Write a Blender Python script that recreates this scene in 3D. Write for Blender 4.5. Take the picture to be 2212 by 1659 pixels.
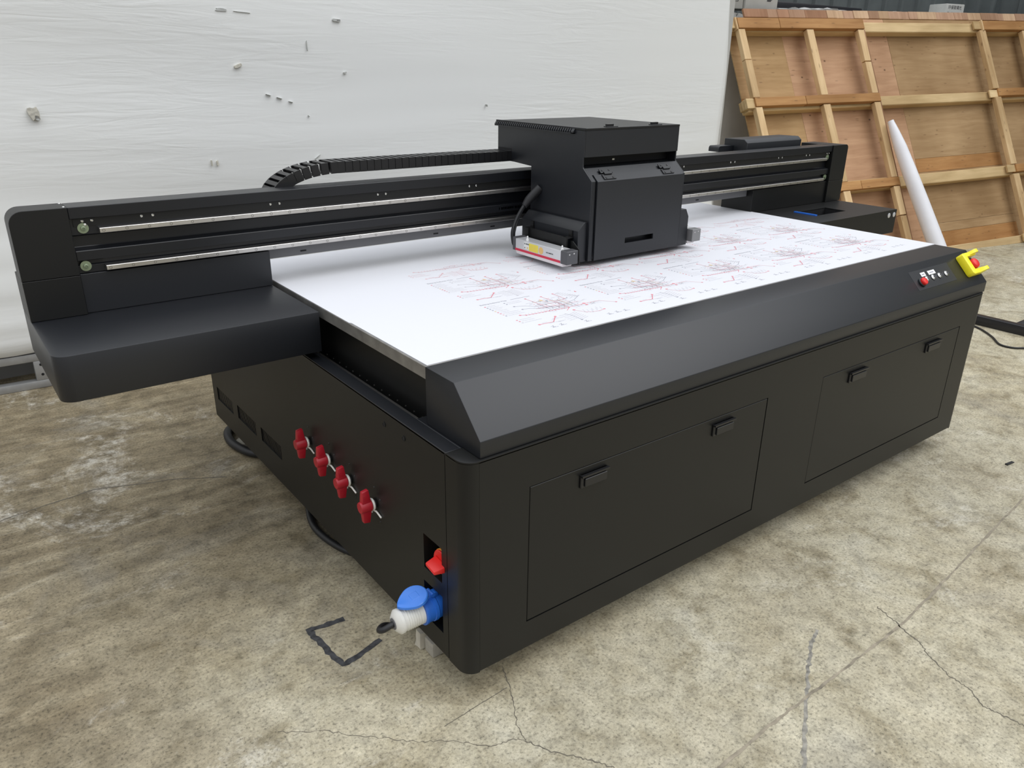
import bpy, bmesh, math, random
from mathutils import Vector, Matrix, Quaternion
random.seed(7)
R = math.radians
for o in list(bpy.data.objects):
    bpy.data.objects.remove(o)
S = bpy.context.scene
COL = S.collection

# ------------------------------------------------------------------ camera
CX, CY, CZ, YAW, PIT, ROL, FPX = -0.90099, -1.360899, 1.623358, 0.918805, -0.38884, 0.014072, 1672.255
cd = bpy.data.cameras.new('camera')
cam = bpy.data.objects.new('camera', cd); COL.objects.link(cam)
cd.sensor_width = 36.0; cd.lens = FPX / 2212 * 36.0; cd.clip_start = 0.05; cd.clip_end = 200
f = Vector((math.cos(PIT)*math.cos(YAW), math.cos(PIT)*math.sin(YAW), math.sin(PIT)))
r = f.cross(Vector((0, 0, 1))).normalized(); u = r.cross(f)
c_, s_ = math.cos(ROL), math.sin(ROL)
r2, u2 = c_*r + s_*u, -s_*r + c_*u
cam.matrix_world = Matrix(((r2.x, u2.x, -f.x, CX), (r2.y, u2.y, -f.y, CY), (r2.z, u2.z, -f.z, CZ), (0, 0, 0, 1)))
S.camera = cam

# ------------------------------------------------------------------ light
w = bpy.data.worlds.new('overcast_sky'); S.world = w; w.use_nodes = True
nt = w.node_tree; nt.nodes.clear()
tc = nt.nodes.new('ShaderNodeTexCoord'); sx = nt.nodes.new('ShaderNodeSeparateXYZ')
rp = nt.nodes.new('ShaderNodeValToRGB'); bg = nt.nodes.new('ShaderNodeBackground'); ow = nt.nodes.new('ShaderNodeOutputWorld')
nt.links.new(tc.outputs['Generated'], sx.inputs[0]); nt.links.new(sx.outputs['Z'], rp.inputs[0])
rp.color_ramp.elements[0].position = 0.0; rp.color_ramp.elements[0].color = (0.30, 0.305, 0.31, 1)
rp.color_ramp.elements[1].position = 0.9; rp.color_ramp.elements[1].color = (1.70, 1.76, 1.86, 1)
nt.links.new(rp.outputs[0], bg.inputs[0]); bg.inputs[1].default_value = 0.88
nt.links.new(bg.outputs[0], ow.inputs[0])
sl = bpy.data.lights.new('daylight', 'SUN'); so = bpy.data.objects.new('daylight', sl); COL.objects.link(so)
sl.energy = 0.75; sl.angle = R(48); sl.color = (1.0, 0.985, 0.96)
so.rotation_euler = Vector((0.62, -0.85, 1.30)).to_track_quat('Z', 'Y').to_euler()
so.location = (3, -5, 6)
S.view_settings.view_transform = 'Standard'; S.view_settings.look = 'None'
S.view_settings.exposure = 0.16; S.view_settings.gamma = 1.0; S.view_settings.use_curve_mapping = False

# ------------------------------------------------------------------ materials
def mat(name, col, rough=0.5, metal=0.0, bump=0.0, bscale=200.0, var=0.0, vscale=6.0, spec=0.5, alpha=1.0, trans=0.0):
    m = bpy.data.materials.new(name); m.use_nodes = True
    t = m.node_tree; b = t.nodes['Principled BSDF']
    b.inputs['Base Color'].default_value = (*col, 1); b.inputs['Roughness'].default_value = rough
    b.inputs['Metallic'].default_value = metal; b.inputs['Specular IOR Level'].default_value = spec
    if trans: b.inputs['Transmission Weight'].default_value = trans
    tcn = t.nodes.new('ShaderNodeTexCoord')
    if var:
        n = t.nodes.new('ShaderNodeTexNoise'); n.inputs['Scale'].default_value = vscale; n.inputs['Detail'].default_value = 6
        cr = t.nodes.new('ShaderNodeValToRGB')
        cr.color_ramp.elements[0].position = 0.3; cr.color_ramp.elements[1].position = 0.7
        cr.color_ramp.elements[0].color = (*[max(0, x*(1-var)) for x in col], 1)
        cr.color_ramp.elements[1].color = (*[min(1, x*(1+var)) for x in col], 1)
        t.links.new(tcn.outputs['Object'], n.inputs['Vector']); t.links.new(n.outputs['Fac'], cr.inputs[0])
        t.links.new(cr.outputs[0], b.inputs['Base Color'])
    if bump:
        n2 = t.nodes.new('ShaderNodeTexNoise'); n2.inputs['Scale'].default_value = bscale; n2.inputs['Detail'].default_value = 4
        bp = t.nodes.new('ShaderNodeBump'); bp.inputs['Strength'].default_value = bump; bp.inputs['Distance'].default_value = 0.002
        t.links.new(tcn.outputs['Object'], n2.inputs['Vector']); t.links.new(n2.outputs['Fac'], bp.inputs['Height'])
        t.links.new(bp.outputs[0], b.inputs['Normal'])
    return m

def wood(name, c1, c2, axis='X', knots=0.0, rough=0.7):
    m = bpy.data.materials.new(name); m.use_nodes = True
    t = m.node_tree; b = t.nodes['Principled BSDF']; b.inputs['Roughness'].default_value = rough
    b.inputs['Specular IOR Level'].default_value = 0.25
    tcn = t.nodes.new('ShaderNodeTexCoord'); mp = t.nodes.new('ShaderNodeMapping')
    sc = {'X': (1.2, 14, 14), 'Z': (14, 14, 1.2)}[axis]
    mp.inputs['Scale'].default_value = sc
    oi = t.nodes.new('ShaderNodeObjectInfo'); ad = t.nodes.new('ShaderNodeVectorMath'); ad.operation = 'ADD'
    ml = t.nodes.new('ShaderNodeMath'); ml.operation = 'MULTIPLY'; ml.inputs[1].default_value = 40
    t.links.new(oi.outputs['Random'], ml.inputs[0]); t.links.new(tcn.outputs['Object'], ad.inputs[0]); t.links.new(ml.outputs[0], ad.inputs[1])
    t.links.new(ad.outputs[0], mp.inputs[0])
    n = t.nodes.new('ShaderNodeTexNoise'); n.inputs['Scale'].default_value = 1.6; n.inputs['Detail'].default_value = 8; n.inputs['Roughness'].default_value = 0.6
    n.inputs['Distortion'].default_value = 0.6
    t.links.new(mp.outputs[0], n.inputs['Vector'])
    cr = t.nodes.new('ShaderNodeValToRGB'); e = cr.color_ramp.elements
    e[0].position = 0.28; e[0].color = (*c2, 1); e[1].position = 0.68; e[1].color = (*c1, 1)
    t.links.new(n.outputs['Fac'], cr.inputs[0])
    out = cr.outputs[0]
    n3 = t.nodes.new('ShaderNodeTexNoise'); n3.inputs['Scale'].default_value = 1.1; n3.inputs['Detail'].default_value = 3
    t.links.new(ad.outputs[0], n3.inputs['Vector'])
    cr3 = t.nodes.new('ShaderNodeValToRGB'); cr3.color_ramp.elements[0].position = .35; cr3.color_ramp.elements[1].position = .7
    cr3.color_ramp.elements[0].color = (0.66, 0.60, 0.52, 1); cr3.color_ramp.elements[1].color = (1.05, 1.03, 1.0, 1)
    t.links.new(n3.outputs['Fac'], cr3.inputs[0])
    mx = t.nodes.new('ShaderNodeMix'); mx.data_type = 'RGBA'; mx.blend_type = 'MULTIPLY'; mx.inputs[0].default_value = 1
    t.links.new(out, mx.inputs[6]); t.links.new(cr3.outputs[0], mx.inputs[7]); out = mx.outputs[2]
    if knots:
        v = t.nodes.new('ShaderNodeTexVoronoi'); v.inputs['Scale'].default_value = 6.5
        mp2 = t.nodes.new('ShaderNodeMapping'); mp2.inputs['Scale'].default_value = (0.75, 1, 1.15) if axis == 'X' else (1.2, 1, .7)
        t.links.new(ad.outputs[0], mp2.inputs[0]); t.links.new(mp2.outputs[0], v.inputs['Vector'])
        k = t.nodes.new('ShaderNodeValToRGB'); k.color_ramp.elements[0].position = 0.04; k.color_ramp.elements[0].color = (1, 1, 1, 1)
        k.color_ramp.elements[1].position = 0.085; k.color_ramp.elements[1].color = (0, 0, 0, 1)
        t.links.new(v.outputs['Distance'], k.inputs[0])
        kk = t.nodes.new('ShaderNodeMath'); kk.operation = 'MULTIPLY'; kk.inputs[1].default_value = knots
        t.links.new(k.outputs[0], kk.inputs[0])
        mx2 = t.nodes.new('ShaderNodeMix'); mx2.data_type = 'RGBA'
        mx2.inputs[7].default_value = (0.10, 0.05, 0.025, 1)
        t.links.new(kk.outputs[0], mx2.inputs[0]); t.links.new(out, mx2.inputs[6]); out = mx2.outputs[2]
    if knots:
        v2 = t.nodes.new('ShaderNodeTexVoronoi'); v2.inputs['Scale'].default_value = 11
        mp3 = t.nodes.new('ShaderNodeMapping'); mp3.inputs['Scale'].default_value = (0.45, 1, 1.9) if axis == 'X' else (1.9, 1, .45)
        mp3.inputs['Location'].default_value = (3.3, 1.7, 5.1)
        t.links.new(ad.outputs[0], mp3.inputs[0]); t.links.new(mp3.outputs[0], v2.inputs['Vector'])
        k2 = t.nodes.new('ShaderNodeValToRGB'); k2.color_ramp.elements[0].position = 0.05; k2.color_ramp.elements[0].color = (.55, .55, .55, 1)
        k2.color_ramp.elements[1].position = 0.15; k2.color_ramp.elements[1].color = (0, 0, 0, 1)
        t.links.new(v2.outputs['Distance'], k2.inputs[0])
        mx4 = t.nodes.new('ShaderNodeMix'); mx4.data_type = 'RGBA'; mx4.inputs[7].default_value = (0.16, 0.085, 0.04, 1)
        t.links.new(k2.outputs[0], mx4.inputs[0]); t.links.new(out, mx4.inputs[6]); out = mx4.outputs[2]
    t.links.new(out, b.inputs['Base Color'])
    bp = t.nodes.new('ShaderNodeBump'); bp.inputs['Strength'].default_value = 0.25; bp.inputs['Distance'].default_value = 0.004
    t.links.new(n.outputs['Fac'], bp.inputs['Height']); t.links.new(bp.outputs[0], b.inputs['Normal'])
    return m

M = {}
M['black'] = mat('black_paint', (0.0060, 0.0061, 0.0058), 0.44, bump=0.06, bscale=900, spec=0.42)
M['black2'] = mat('black_satin', (0.0080, 0.0092, 0.0120), 0.42, bump=0.06, bscale=900, spec=0.62)
M['beam'] = mat('black_anodised', (0.007, 0.0078, 0.010), 0.36, var=0.15, vscale=3, spec=0.5)
M['plastic'] = mat('black_plastic', (0.010, 0.010, 0.011), 0.35)
M['rubber'] = mat('black_rubber', (0.012, 0.012, 0.013), 0.5)
M['dark'] = mat('dark_inside', (0.004, 0.004, 0.005), 0.7)
M['grey_plate'] = mat('grey_plate', (0.16, 0.16, 0.165), 0.4)
M['grey_cap'] = mat('grey_cap', (0.07, 0.07, 0.075), 0.4)
M['steel'] = mat('steel_rail', (0.62, 0.60, 0.57), 0.32, metal=1.0, var=0.12, vscale=9)
M['bolt'] = mat('bolt_steel', (0.30, 0.29, 0.27), 0.35, metal=1.0)
M['chrome'] = mat('chrome', (0.62, 0.62, 0.60), 0.22, metal=1.0)
M['brass'] = mat('zinc_washer', (0.30, 0.36, 0.24), 0.35, metal=0.6)
M['grey_lamp'] = mat('grey_lamp_end', (0.22, 0.22, 0.22), 0.35, metal=0.2)
M['alu'] = mat('aluminium', (0.70, 0.70, 0.71), 0.35, metal=0.5)
M['platealu'] = mat('dull_aluminium', (0.33, 0.32, 0.30), 0.45, metal=0.7, var=0.2, vscale=20)
M['red'] = mat('red_plastic', (0.42, 0.010, 0.022), 0.38)
M['red2'] = mat('bright_red_plastic', (0.75, 0.022, 0.018), 0.4)
M['crimson'] = mat('crimson_stripe', (0.62, 0.02, 0.06), 0.4)
M['yellow'] = mat('yellow_plastic', (0.95, 0.83, 0.025), 0.4)
M['orange'] = mat('orange_rim', (0.80, 0.30, 0.03), 0.4)
M['blue'] = mat('blue_plastic', (0.025, 0.15, 0.62), 0.3)
M['blue2'] = mat('blue_lid', (0.05, 0.22, 0.75), 0.28)
M['white_pl'] = mat('white_plastic', (0.70, 0.69, 0.64), 0.4, var=0.05, vscale=15)
M['tie'] = mat('white_nylon', (0.74, 0.72, 0.66), 0.45)
M['cream'] = mat('cream_foot', (0.42, 0.40, 0.33), 0.5)
M['paper'] = mat('white_paper', (0.685, 0.69, 0.72), 0.55, spec=0.2)
M['roll'] = mat('white_roll', (0.80, 0.80, 0.83), 0.5, var=0.03, vscale=8)
M['glass'] = mat('frosted_lamp_glass', (0.86, 0.80, 0.80), 0.25, spec=0.6)
M['lbl'] = mat('label_white', (0.82, 0.82, 0.80), 0.5)
M['lbly'] = mat('label_yellow', (0.85, 0.74, 0.08), 0.5)
M['lblo'] = mat('label_orange', (0.78, 0.50, 0.18), 0.5)
M['ink'] = mat('ink_black', (0.05, 0.05, 0.055), 0.6)
M['inkgrey'] = mat('ink_grey', (0.32, 0.32, 0.37), 0.6)
M['inkpale'] = mat('ink_pale', (0.52, 0.50, 0.53), 0.6)
M['inkred'] = mat('ink_red', (0.70, 0.22, 0.26), 0.6)
M['inkpink'] = mat('ink_pink', (0.72, 0.44, 0.46), 0.6)
M['inkgold'] = mat('ink_gold', (0.70, 0.52, 0.30), 0.6)
M['beamink'] = mat('faint_print', (0.04, 0.042, 0.048), 0.5)
M['shim_l'] = mat('pale_wood_block', (0.55, 0.51, 0.42), 0.8, var=0.15, vscale=30)
M['shim_d'] = mat('grey_wood_block', (0.38, 0.355, 0.30), 0.8, var=0.2, vscale=30)
M['galv'] = mat('galvanised_steel', (0.36, 0.36, 0.355), 0.45, metal=0.5, var=0.15, vscale=10)
M['tape'] = mat('beige_tape', (0.55, 0.53, 0.46), 0.6, var=0.25, vscale=60)
M['tapegrey'] = mat('grey_tape', (0.50, 0.51, 0.49), 0.6, var=0.2, vscale=60)
M['mark'] = mat('dark_floor_paint', (0.045, 0.045, 0.047), 0.85, var=0.6, vscale=60)
M['crack'] = mat('crack_dirt', (0.13, 0.115, 0.09), 0.95)
M['scuff'] = mat('scuffed_rubber', (0.25, 0.235, 0.20), 0.95, var=0.5, vscale=50)
M['joint'] = mat('joint_filler', (0.27, 0.235, 0.175), 0.95, var=0.4, vscale=25)
M['paleline'] = mat('worn_floor_line', (0.42, 0.38, 0.26), 0.9, var=0.2, vscale=20)
M['tearm'] = mat('tarp_tear', (0.50, 0.51, 0.49), 0.7)
M['card'] = mat('grey_carton', (0.42, 0.42, 0.39), 0.8, var=0.06, vscale=12)
M['card2'] = mat('pale_carton', (0.50, 0.50, 0.47), 0.8, var=0.06, vscale=12)
M['foam'] = mat('broken_render', (0.46, 0.46, 0.44), 0.9, var=0.2, vscale=18, bump=0.6, bscale=40)
M['wallg'] = mat('grey_wall', (0.80, 0.80, 0.77), 0.8, var=0.12, vscale=2.5)
M['pillar'] = mat('grey_pillar', (0.52, 0.515, 0.49), 0.8, var=0.1, vscale=1.5)
M['wallmid'] = mat('grey_render', (0.34, 0.335, 0.32), 0.8, var=0.1, vscale=2.0)
M['corr'] = mat('corrugated_sheet', (0.115, 0.13, 0.13), 0.5, var=0.15, vscale=4)
M['beamblk'] = mat('black_tube', (0.018, 0.018, 0.021), 0.35)
# woods
M['ply_pink'] = wood('plywood_pink', (0.608, 0.386, 0.239), (0.468, 0.275, 0.161), 'X', 0.85)
M['ply_yel'] = wood('plywood_yellow', (0.562, 0.381, 0.197), (0.421, 0.264, 0.120), 'X', 0.4)
M['ply_grey'] = wood('plywood_tan', (0.491, 0.339, 0.185), (0.374, 0.240, 0.120), 'X', 0.4)
M['ply_org'] = wood('plywood_orange', (0.538, 0.304, 0.125), (0.398, 0.199, 0.072), 'X', 0.4)
M['board'] = wood('orange_board', (0.540, 0.308, 0.127), (0.389, 0.194, 0.072), 'X', 0.5)
M['beamw'] = wood('pale_beam', (0.767, 0.588, 0.339), (0.575, 0.422, 0.215), 'X', 0.0)
M['studw'] = wood('pale_stud', (0.810, 0.614, 0.365), (0.639, 0.441, 0.235), 'Z', 0.4)
M['header'] = wood('pinkish_header', (0.540, 0.356, 0.248), (0.410, 0.254, 0.166), 'Z', 0.0)
M['header2'] = wood('light_header', (0.648, 0.464, 0.309), (0.497, 0.335, 0.210), 'Z', 0.0)
M['header3'] = wood('brown_header', (0.432, 0.248, 0.154), (0.324, 0.178, 0.104), 'Z', 0.0)

# floor ----------------------------------------------------------------
def floor_mat():
    m = bpy.data.materials.new('stained_concrete'); m.use_nodes = True
    t = m.node_tree; b = t.nodes['Principled BSDF']; L = t.links.new
    b.inputs['Roughness'].default_value = 0.72; b.inputs['Specular IOR Level'].default_value = 0.3
    tcn = t.nodes.new('ShaderNodeTexCoord'); P = tcn.outputs['Object']
    def noise(sc, det=6, ro=0.6, map_=None, dist=0.0):
        n = t.nodes.new('ShaderNodeTexNoise'); n.inputs['Scale'].default_value = sc; n.inputs['Detail'].default_value = det
        n.inputs['Roughness'].default_value = ro; n.inputs['Distortion'].default_value = dist
        if map_:
            mp = t.nodes.new('ShaderNodeMapping'); mp.inputs['Scale'].default_value = map_[0]; mp.inputs['Rotation'].default_value = (0, 0, map_[1])
            L(P, mp.inputs[0]); L(mp.outputs[0], n.inputs['Vector'])
        else: L(P, n.inputs['Vector'])
        return n.outputs['Fac']
    def ramp(fac, stops):
        c = t.nodes.new('ShaderNodeValToRGB'); e = c.color_ramp.elements
        while len(e) < len(stops): e.new(0.5)
        for i, (p, v) in enumerate(stops):
            e[i].position = p; e[i].color = (*v, 1) if isinstance(v, tuple) else (v, v, v, 1)
        L(fac, c.inputs[0]); return c.outputs[0]
    def mix(fac, a, bb, mode='MIX'):
        x = t.nodes.new('ShaderNodeMix'); x.data_type = 'RGBA'; x.blend_type = mode
        if isinstance(fac, float): x.inputs[0].default_value = fac
        else: L(fac, x.inputs[0])
        for i, v in ((6, a), (7, bb)):
            if isinstance(v, tuple): x.inputs[i].default_value = (*v, 1)
            else: L(v, x.inputs[i])
        return x.outputs[2]
    def math_(op, a, bb):
        x = t.nodes.new('ShaderNodeMath'); x.operation = op
        for i, v in ((0, a), (1, bb)):
            if isinstance(v, (int, float)): x.inputs[i].default_value = v
            else: L(v, x.inputs[i])
        return x.outputs[0]
    fine = noise(105, 3, 0.75); mid = noise(20, 7, 0.7); blot = noise(5.5, 8, 0.68, None, 0.4); big = noise(1.9, 7, 0.62); huge = noise(0.6, 4, 0.55)
    base = ramp(big, [(0.30, (0.285, 0.235, 0.145)), (0.46, (0.415, 0.365, 0.250)), (0.60, (0.475, 0.43, 0.31)), (0.75, (0.55, 0.515, 0.405))])
    base = mix(math_('MULTIPLY', ramp(huge, [(0.40, 0.0), (0.62, 1.0)]), 0.55), base, (0.41, 0.38, 0.29))
    base = mix(1.0, base, ramp(blot, [(0.30, (0.55, 0.51, 0.43)), (0.47, (0.98, 0.97, 0.95)), (0.66, (1.2, 1.21, 1.24))]), 'MULTIPLY')
    # trodden brown dirt plus painted-in shade left of and behind the machine
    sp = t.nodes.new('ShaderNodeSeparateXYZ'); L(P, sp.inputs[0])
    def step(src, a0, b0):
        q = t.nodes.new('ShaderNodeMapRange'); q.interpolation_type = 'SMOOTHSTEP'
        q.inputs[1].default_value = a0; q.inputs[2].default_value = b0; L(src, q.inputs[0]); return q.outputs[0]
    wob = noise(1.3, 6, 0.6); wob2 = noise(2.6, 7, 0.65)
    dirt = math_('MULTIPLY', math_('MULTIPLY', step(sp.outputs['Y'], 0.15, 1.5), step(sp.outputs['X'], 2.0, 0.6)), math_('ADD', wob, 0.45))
    dirt_shade2 = math_('MULTIPLY', step(sp.outputs['X'], -0.22, -0.95), math_('ADD', wob2, 0.30))
    dirt = math_('MINIMUM', math_('MAXIMUM', dirt, dirt_shade2), 0.92)  # real dirt and painted shade share this mask
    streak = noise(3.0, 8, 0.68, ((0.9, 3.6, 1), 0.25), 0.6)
    dirt_shade_col = ramp(streak, [(0.30, (0.105, 0.080, 0.047)), (0.48, (0.185, 0.147, 0.088)), (0.62, (0.27, 0.225, 0.145)), (0.76, (0.42, 0.375, 0.28))])
    dirt_shade_col = mix(1.0, dirt_shade_col, ramp(blot, [(0.32, 0.70), (0.5, 1.0), (0.66, 1.25)]), 'MULTIPLY')
    col = mix(dirt, base, dirt_shade_col)
    # greyish damp stains and pale scuffs
    st = noise(1.7, 6, 0.62, ((1, 1, 1), 0.9), 1.0)
    col = mix(math_('MULTIPLY', ramp(st, [(0.55, 0.0), (0.70, 1.0)]), 0.5), col, (0.23, 0.215, 0.18))
    sc = noise(1.5, 9, 0.78, ((1, 1.3, 1), 2.0), 0.8)
    scm = math_('MULTIPLY', ramp(sc, [(0.55, 0.0), (0.68, 1.0)]), ramp(mid, [(0.40, 0.0), (0.6, 1.0)]))
    col = mix(math_('MULTIPLY', scm, 0.62), col, (0.70, 0.68, 0.61))
    scr = noise(2.4, 9, 0.8, ((0.35, 5.0, 1), 0.15), 1.4)
    col = mix(math_('MULTIPLY', ramp(scr, [(0.63, 0.0), (0.70, 1.0)]), 0.45), col, (0.66, 0.62, 0.53))
    # aggregate speckle
    col = mix(1.0, col, ramp(mid, [(0.30, 0.66), (0.5, 1.0), (0.70, 1.16)]), 'MULTIPLY')
    col = mix(1.0, col, ramp(fine, [(0.32, 0.42), (0.46, 0.93), (0.60, 1.07), (0.72, 1.35)]), 'MULTIPLY')
    pit = noise(60, 5, 0.8, ((1, 1, 1), 0.5))
    col = mix(ramp(pit, [(0.62, 0.0), (0.68, 0.7)]), col, (0.11, 0.095, 0.065))
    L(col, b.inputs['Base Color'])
    bp = t.nodes.new('ShaderNodeBump'); bp.inputs['Strength'].default_value = 0.35; bp.inputs['Distance'].default_value = 0.004
    L(mid, bp.inputs['Height']); L(bp.outputs[0], b.inputs['Normal'])
    return m
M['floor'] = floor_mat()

def tarp_mat():
    m = bpy.data.materials.new('white_tarpaulin'); m.use_nodes = True
    t = m.node_tree; b = t.nodes['Principled BSDF']; L = t.links.new
    b.inputs['Base Color'].default_value = (0.84, 0.85, 0.835, 1); b.inputs['Roughness'].default_value = 0.42
    b.inputs['Specular IOR Level'].default_value = 0.35
    tcn = t.nodes.new('ShaderNodeTexCoord')
    def nz(sc, scale, det, dist):
        mp = t.nodes.new('ShaderNodeMapping'); mp.inputs['Scale'].default_value = sc; mp.inputs['Rotation'].default_value = (0, 0.06, 0)
        n = t.nodes.new('ShaderNodeTexNoise'); n.inputs['Scale'].default_value = scale; n.inputs['Detail'].default_value = det; n.inputs['Distortion'].default_value = dist
        L(tcn.outputs['Object'], mp.inputs[0]); L(mp.outputs[0], n.inputs['Vector']); return n.outputs['Fac']
    a = nz((1.0, 1, 9.0), 2.6, 4, 1.2); c = nz((0.5, 1, 1.0), 1.0, 2, 0.2)
    # creases fade out in patches
    rr = t.nodes.new('ShaderNodeMapRange'); rr.inputs[1].default_value = 0.38; rr.inputs[2].default_value = 0.68; L(c, rr.inputs[0])
    mu = t.nodes.new('ShaderNodeMath'); mu.operation = 'MULTIPLY'; L(a, mu.inputs[0]); L(rr.outputs[0], mu.inputs[1])
    bp = t.nodes.new('ShaderNodeBump'); bp.inputs['Strength'].default_value = 0.28; bp.inputs['Distance'].default_value = 0.015
    L(mu.outputs[0], bp.inputs['Height']); L(bp.outputs[0], b.inputs['Normal'])
    return m
M['tarp'] = tarp_mat()

# ------------------------------------------------------------------ builders
class MB:
    def __init__(self): self.bm = bmesh.new(); self.mats = []; self.cur = 0
    def use(self, key):
        if key not in self.mats: self.mats.append(key)
        self.cur = self.mats.index(key); return self
    def face(self, vs):
        try:
            fc = self.bm.faces.new(vs); fc.material_index = self.cur; return fc
        except ValueError: return None
    def hexa(self, p):
        v = [self.bm.verts.new(q) for q in p]
        for q in ((0, 3, 2, 1), (4, 5, 6, 7), (0, 1, 5, 4), (1, 2, 6, 5), (2, 3, 7, 6), (3, 0, 4, 7)): self.face([v[i] for i in q])
        return self
    def box(self, x0, x1, y0, y1, z0, z1):
        return self.hexa([(x0, y0, z0), (x1, y0, z0), (x1, y1, z0), (x0, y1, z0), (x0, y0, z1), (x1, y0, z1), (x1, y1, z1), (x0, y1, z1)])
    def prism(self, prof, axis, a0, a1):
        def pt(q, a):
            return {'x': (a, q[0], q[1]), 'y': (q[0], a, q[1]), 'z': (q[0], q[1], a)}[axis]
        A = [self.bm.verts.new(pt(q, a0)) for q in prof]; B = [self.bm.verts.new(pt(q, a1)) for q in prof]
        self.face(A[::-1]); self.face(B)
        n = len(prof)
        for i in range(n): self.face([A[i], A[(i+1) % n], B[(i+1) % n], B[i]])
        return self
    def cyl(self, p0, p1, r0, r1=None, n=20, cap=True):
        r1 = r0 if r1 is None else r1
        p0, p1 = Vector(p0), Vector(p1); d = (p1-p0).normalized()
        a = d.orthogonal().normalized(); b = d.cross(a)
        A = [self.bm.verts.new(p0 + r0*(math.cos(2*math.pi*i/n)*a + math.sin(2*math.pi*i/n)*b)) for i in range(n)]
        B = [self.bm.verts.new(p1 + r1*(math.cos(2*math.pi*i/n)*a + math.sin(2*math.pi*i/n)*b)) for i in range(n)]
        for i in range(n): self.face([A[i], A[(i+1) % n], B[(i+1) % n], B[i]])
        if cap: self.face(A[::-1]); self.face(B)
        return self
    def lathe(self, p0, d, prof, n=24):
        p0 = Vector(p0); d = Vector(d).normalized(); a = d.orthogonal().normalized(); b = d.cross(a); prev = None
        for (h, rr) in prof:
            ring = [self.bm.verts.new(p0 + d*h + max(rr, 1e-4)*(math.cos(2*math.pi*i/n)*a + math.sin(2*math.pi*i/n)*b)) for i in range(n)]
            if prev:
                for i in range(n): self.face([prev[i], prev[(i+1) % n], ring[(i+1) % n], ring[i]])
            else: self.face(ring[::-1])
            prev = ring
        self.face(prev); return self
    def tube(self, pts, r, n=10, steps=6):
        pts = [Vector(p) for p in pts]; rs = r if isinstance(r, list) else [r]*len(pts)
        P = []; RR = []
        for i in range(len(pts)-1):
            a = pts[max(i-1, 0)]; b = pts[i]; c = pts[i+1]; d = pts[min(i+2, len(pts)-1)]
            for k in range(steps):
                t = k/steps
                P.append(0.5*((2*b)+(c-a)*t+(2*a-5*b+4*c-d)*t*t+(3*b-a-3*c+d)*t**3)); RR.append(rs[i]*(1-t)+rs[i+1]*t)
        P.append(pts[-1]); RR.append(rs[-1])
        up = None; prev = None
        for i, p in enumerate(P):
            d = (P[min(i+1, len(P)-1)]-P[max(i-1, 0)]).normalized()
            up = d.orthogonal().normalized() if up is None else (up - d*up.dot(d)).normalized()
            s = d.cross(up)
            ring = [self.bm.verts.new(p + RR[i]*(math.cos(2*math.pi*k/n)*up + math.sin(2*math.pi*k/n)*s)) for k in range(n)]
            if prev:
                for k in range(n): self.face([prev[k], prev[(k+1) % n], ring[(k+1) % n], ring[k]])
            else: self.face(ring[::-1])
            prev = ring
        self.face(prev); return self
    def sheet(self, us, vs, hole, fn, th, holefn=None):
        """solid sheet on a grid us x vs with rectangular holes; fn(u,v,t) -> point"""
        V = {}
        def g(i, j, t):
            k = (i, j, t)
            if k not in V: V[k] = self.bm.verts.new(fn(us[i], vs[j], t))
            return V[k]
        nu, nv = len(us)-1, len(vs)-1
        def solid(i, j):
            if i < 0 or j < 0 or i >= nu or j >= nv: return False
            um, vm = (us[i]+us[i+1])/2, (vs[j]+vs[j+1])/2
            return not any(h[0] < um < h[1] and h[2] < vm < h[3] for h in hole)
        for i in range(nu):
            for j in range(nv):
                if not solid(i, j): continue
                self.face([g(i, j, 0), g(i+1, j, 0), g(i+1, j+1, 0), g(i, j+1, 0)])
                self.face([g(i, j, th), g(i, j+1, th), g(i+1, j+1, th), g(i+1, j, th)])
                for (di, dj, a, b) in ((-1, 0, (i, j), (i, j+1)), (1, 0, (i+1, j), (i+1, j+1)), (0, -1, (i, j), (i+1, j)), (0, 1, (i, j+1), (i+1, j+1))):
                    if not solid(i+di, j+dj): self.face([g(*a, 0), g(*b, 0), g(*b, th), g(*a, th)])
        return self
    def holes(self, u0, u1, v0, v1, hole, fn, th):
        us = sorted({u0, u1, *[h[0] for h in hole], *[h[1] for h in hole]}); vs = sorted({v0, v1, *[h[2] for h in hole], *[h[3] for h in hole]})
        return self.sheet(us, vs, hole, fn, th)
    def bevel(self, wd, seg=2, ang=40):
        bmesh.ops.recalc_face_normals(self.bm, faces=self.bm.faces[:])
        es = [e for e in self.bm.edges if len(e.link_faces) == 2 and e.calc_face_angle(0) > R(ang)]
        bmesh.ops.bevel(self.bm, geom=es, offset=wd, segments=seg, profile=0.5, affect='EDGES', clamp_overlap=True)
        return self
    def build(self, name, material=None, parent=None, origin=None, smooth=True, recalc=True):
        bm = self.bm
        if recalc: bmesh.ops.recalc_face_normals(bm, faces=bm.faces[:])
        off = Vector((0, 0, 0))
        if parent is not None:
            q = parent
            off = world_off(parent)
        if origin is not None:
            o3 = Vector(origin)
        else: o3 = off.copy() if parent is not None else Vector((0, 0, 0))
        for v in bm.verts: v.co -= o3
        me = bpy.data.meshes.new(name); bm.to_mesh(me); bm.free()
        keys = self.mats or [material]
        for k in keys: me.materials.append(M[k])
        if smooth:
            me.polygons.foreach_set('use_smooth', [True]*len(me.polygons))
            me.set_sharp_from_angle(angle=R(32))
        ob = bpy.data.objects.new(name, me); COL.objects.link(ob)
        if name in ('cap_screws', 'bracket_screws', 'panel_screws', 'grip_ribs', 'cap_bolts', 'slot_clips', 'vent_grille', 'lid_grille', 'lamp_print', 'beam_print', 'sticker_print', 'twist_arrows'): ob['kind'] = 'stuff'
        if parent is not None: ob.parent = parent
        ob.location = o3 - off
        return ob
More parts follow.
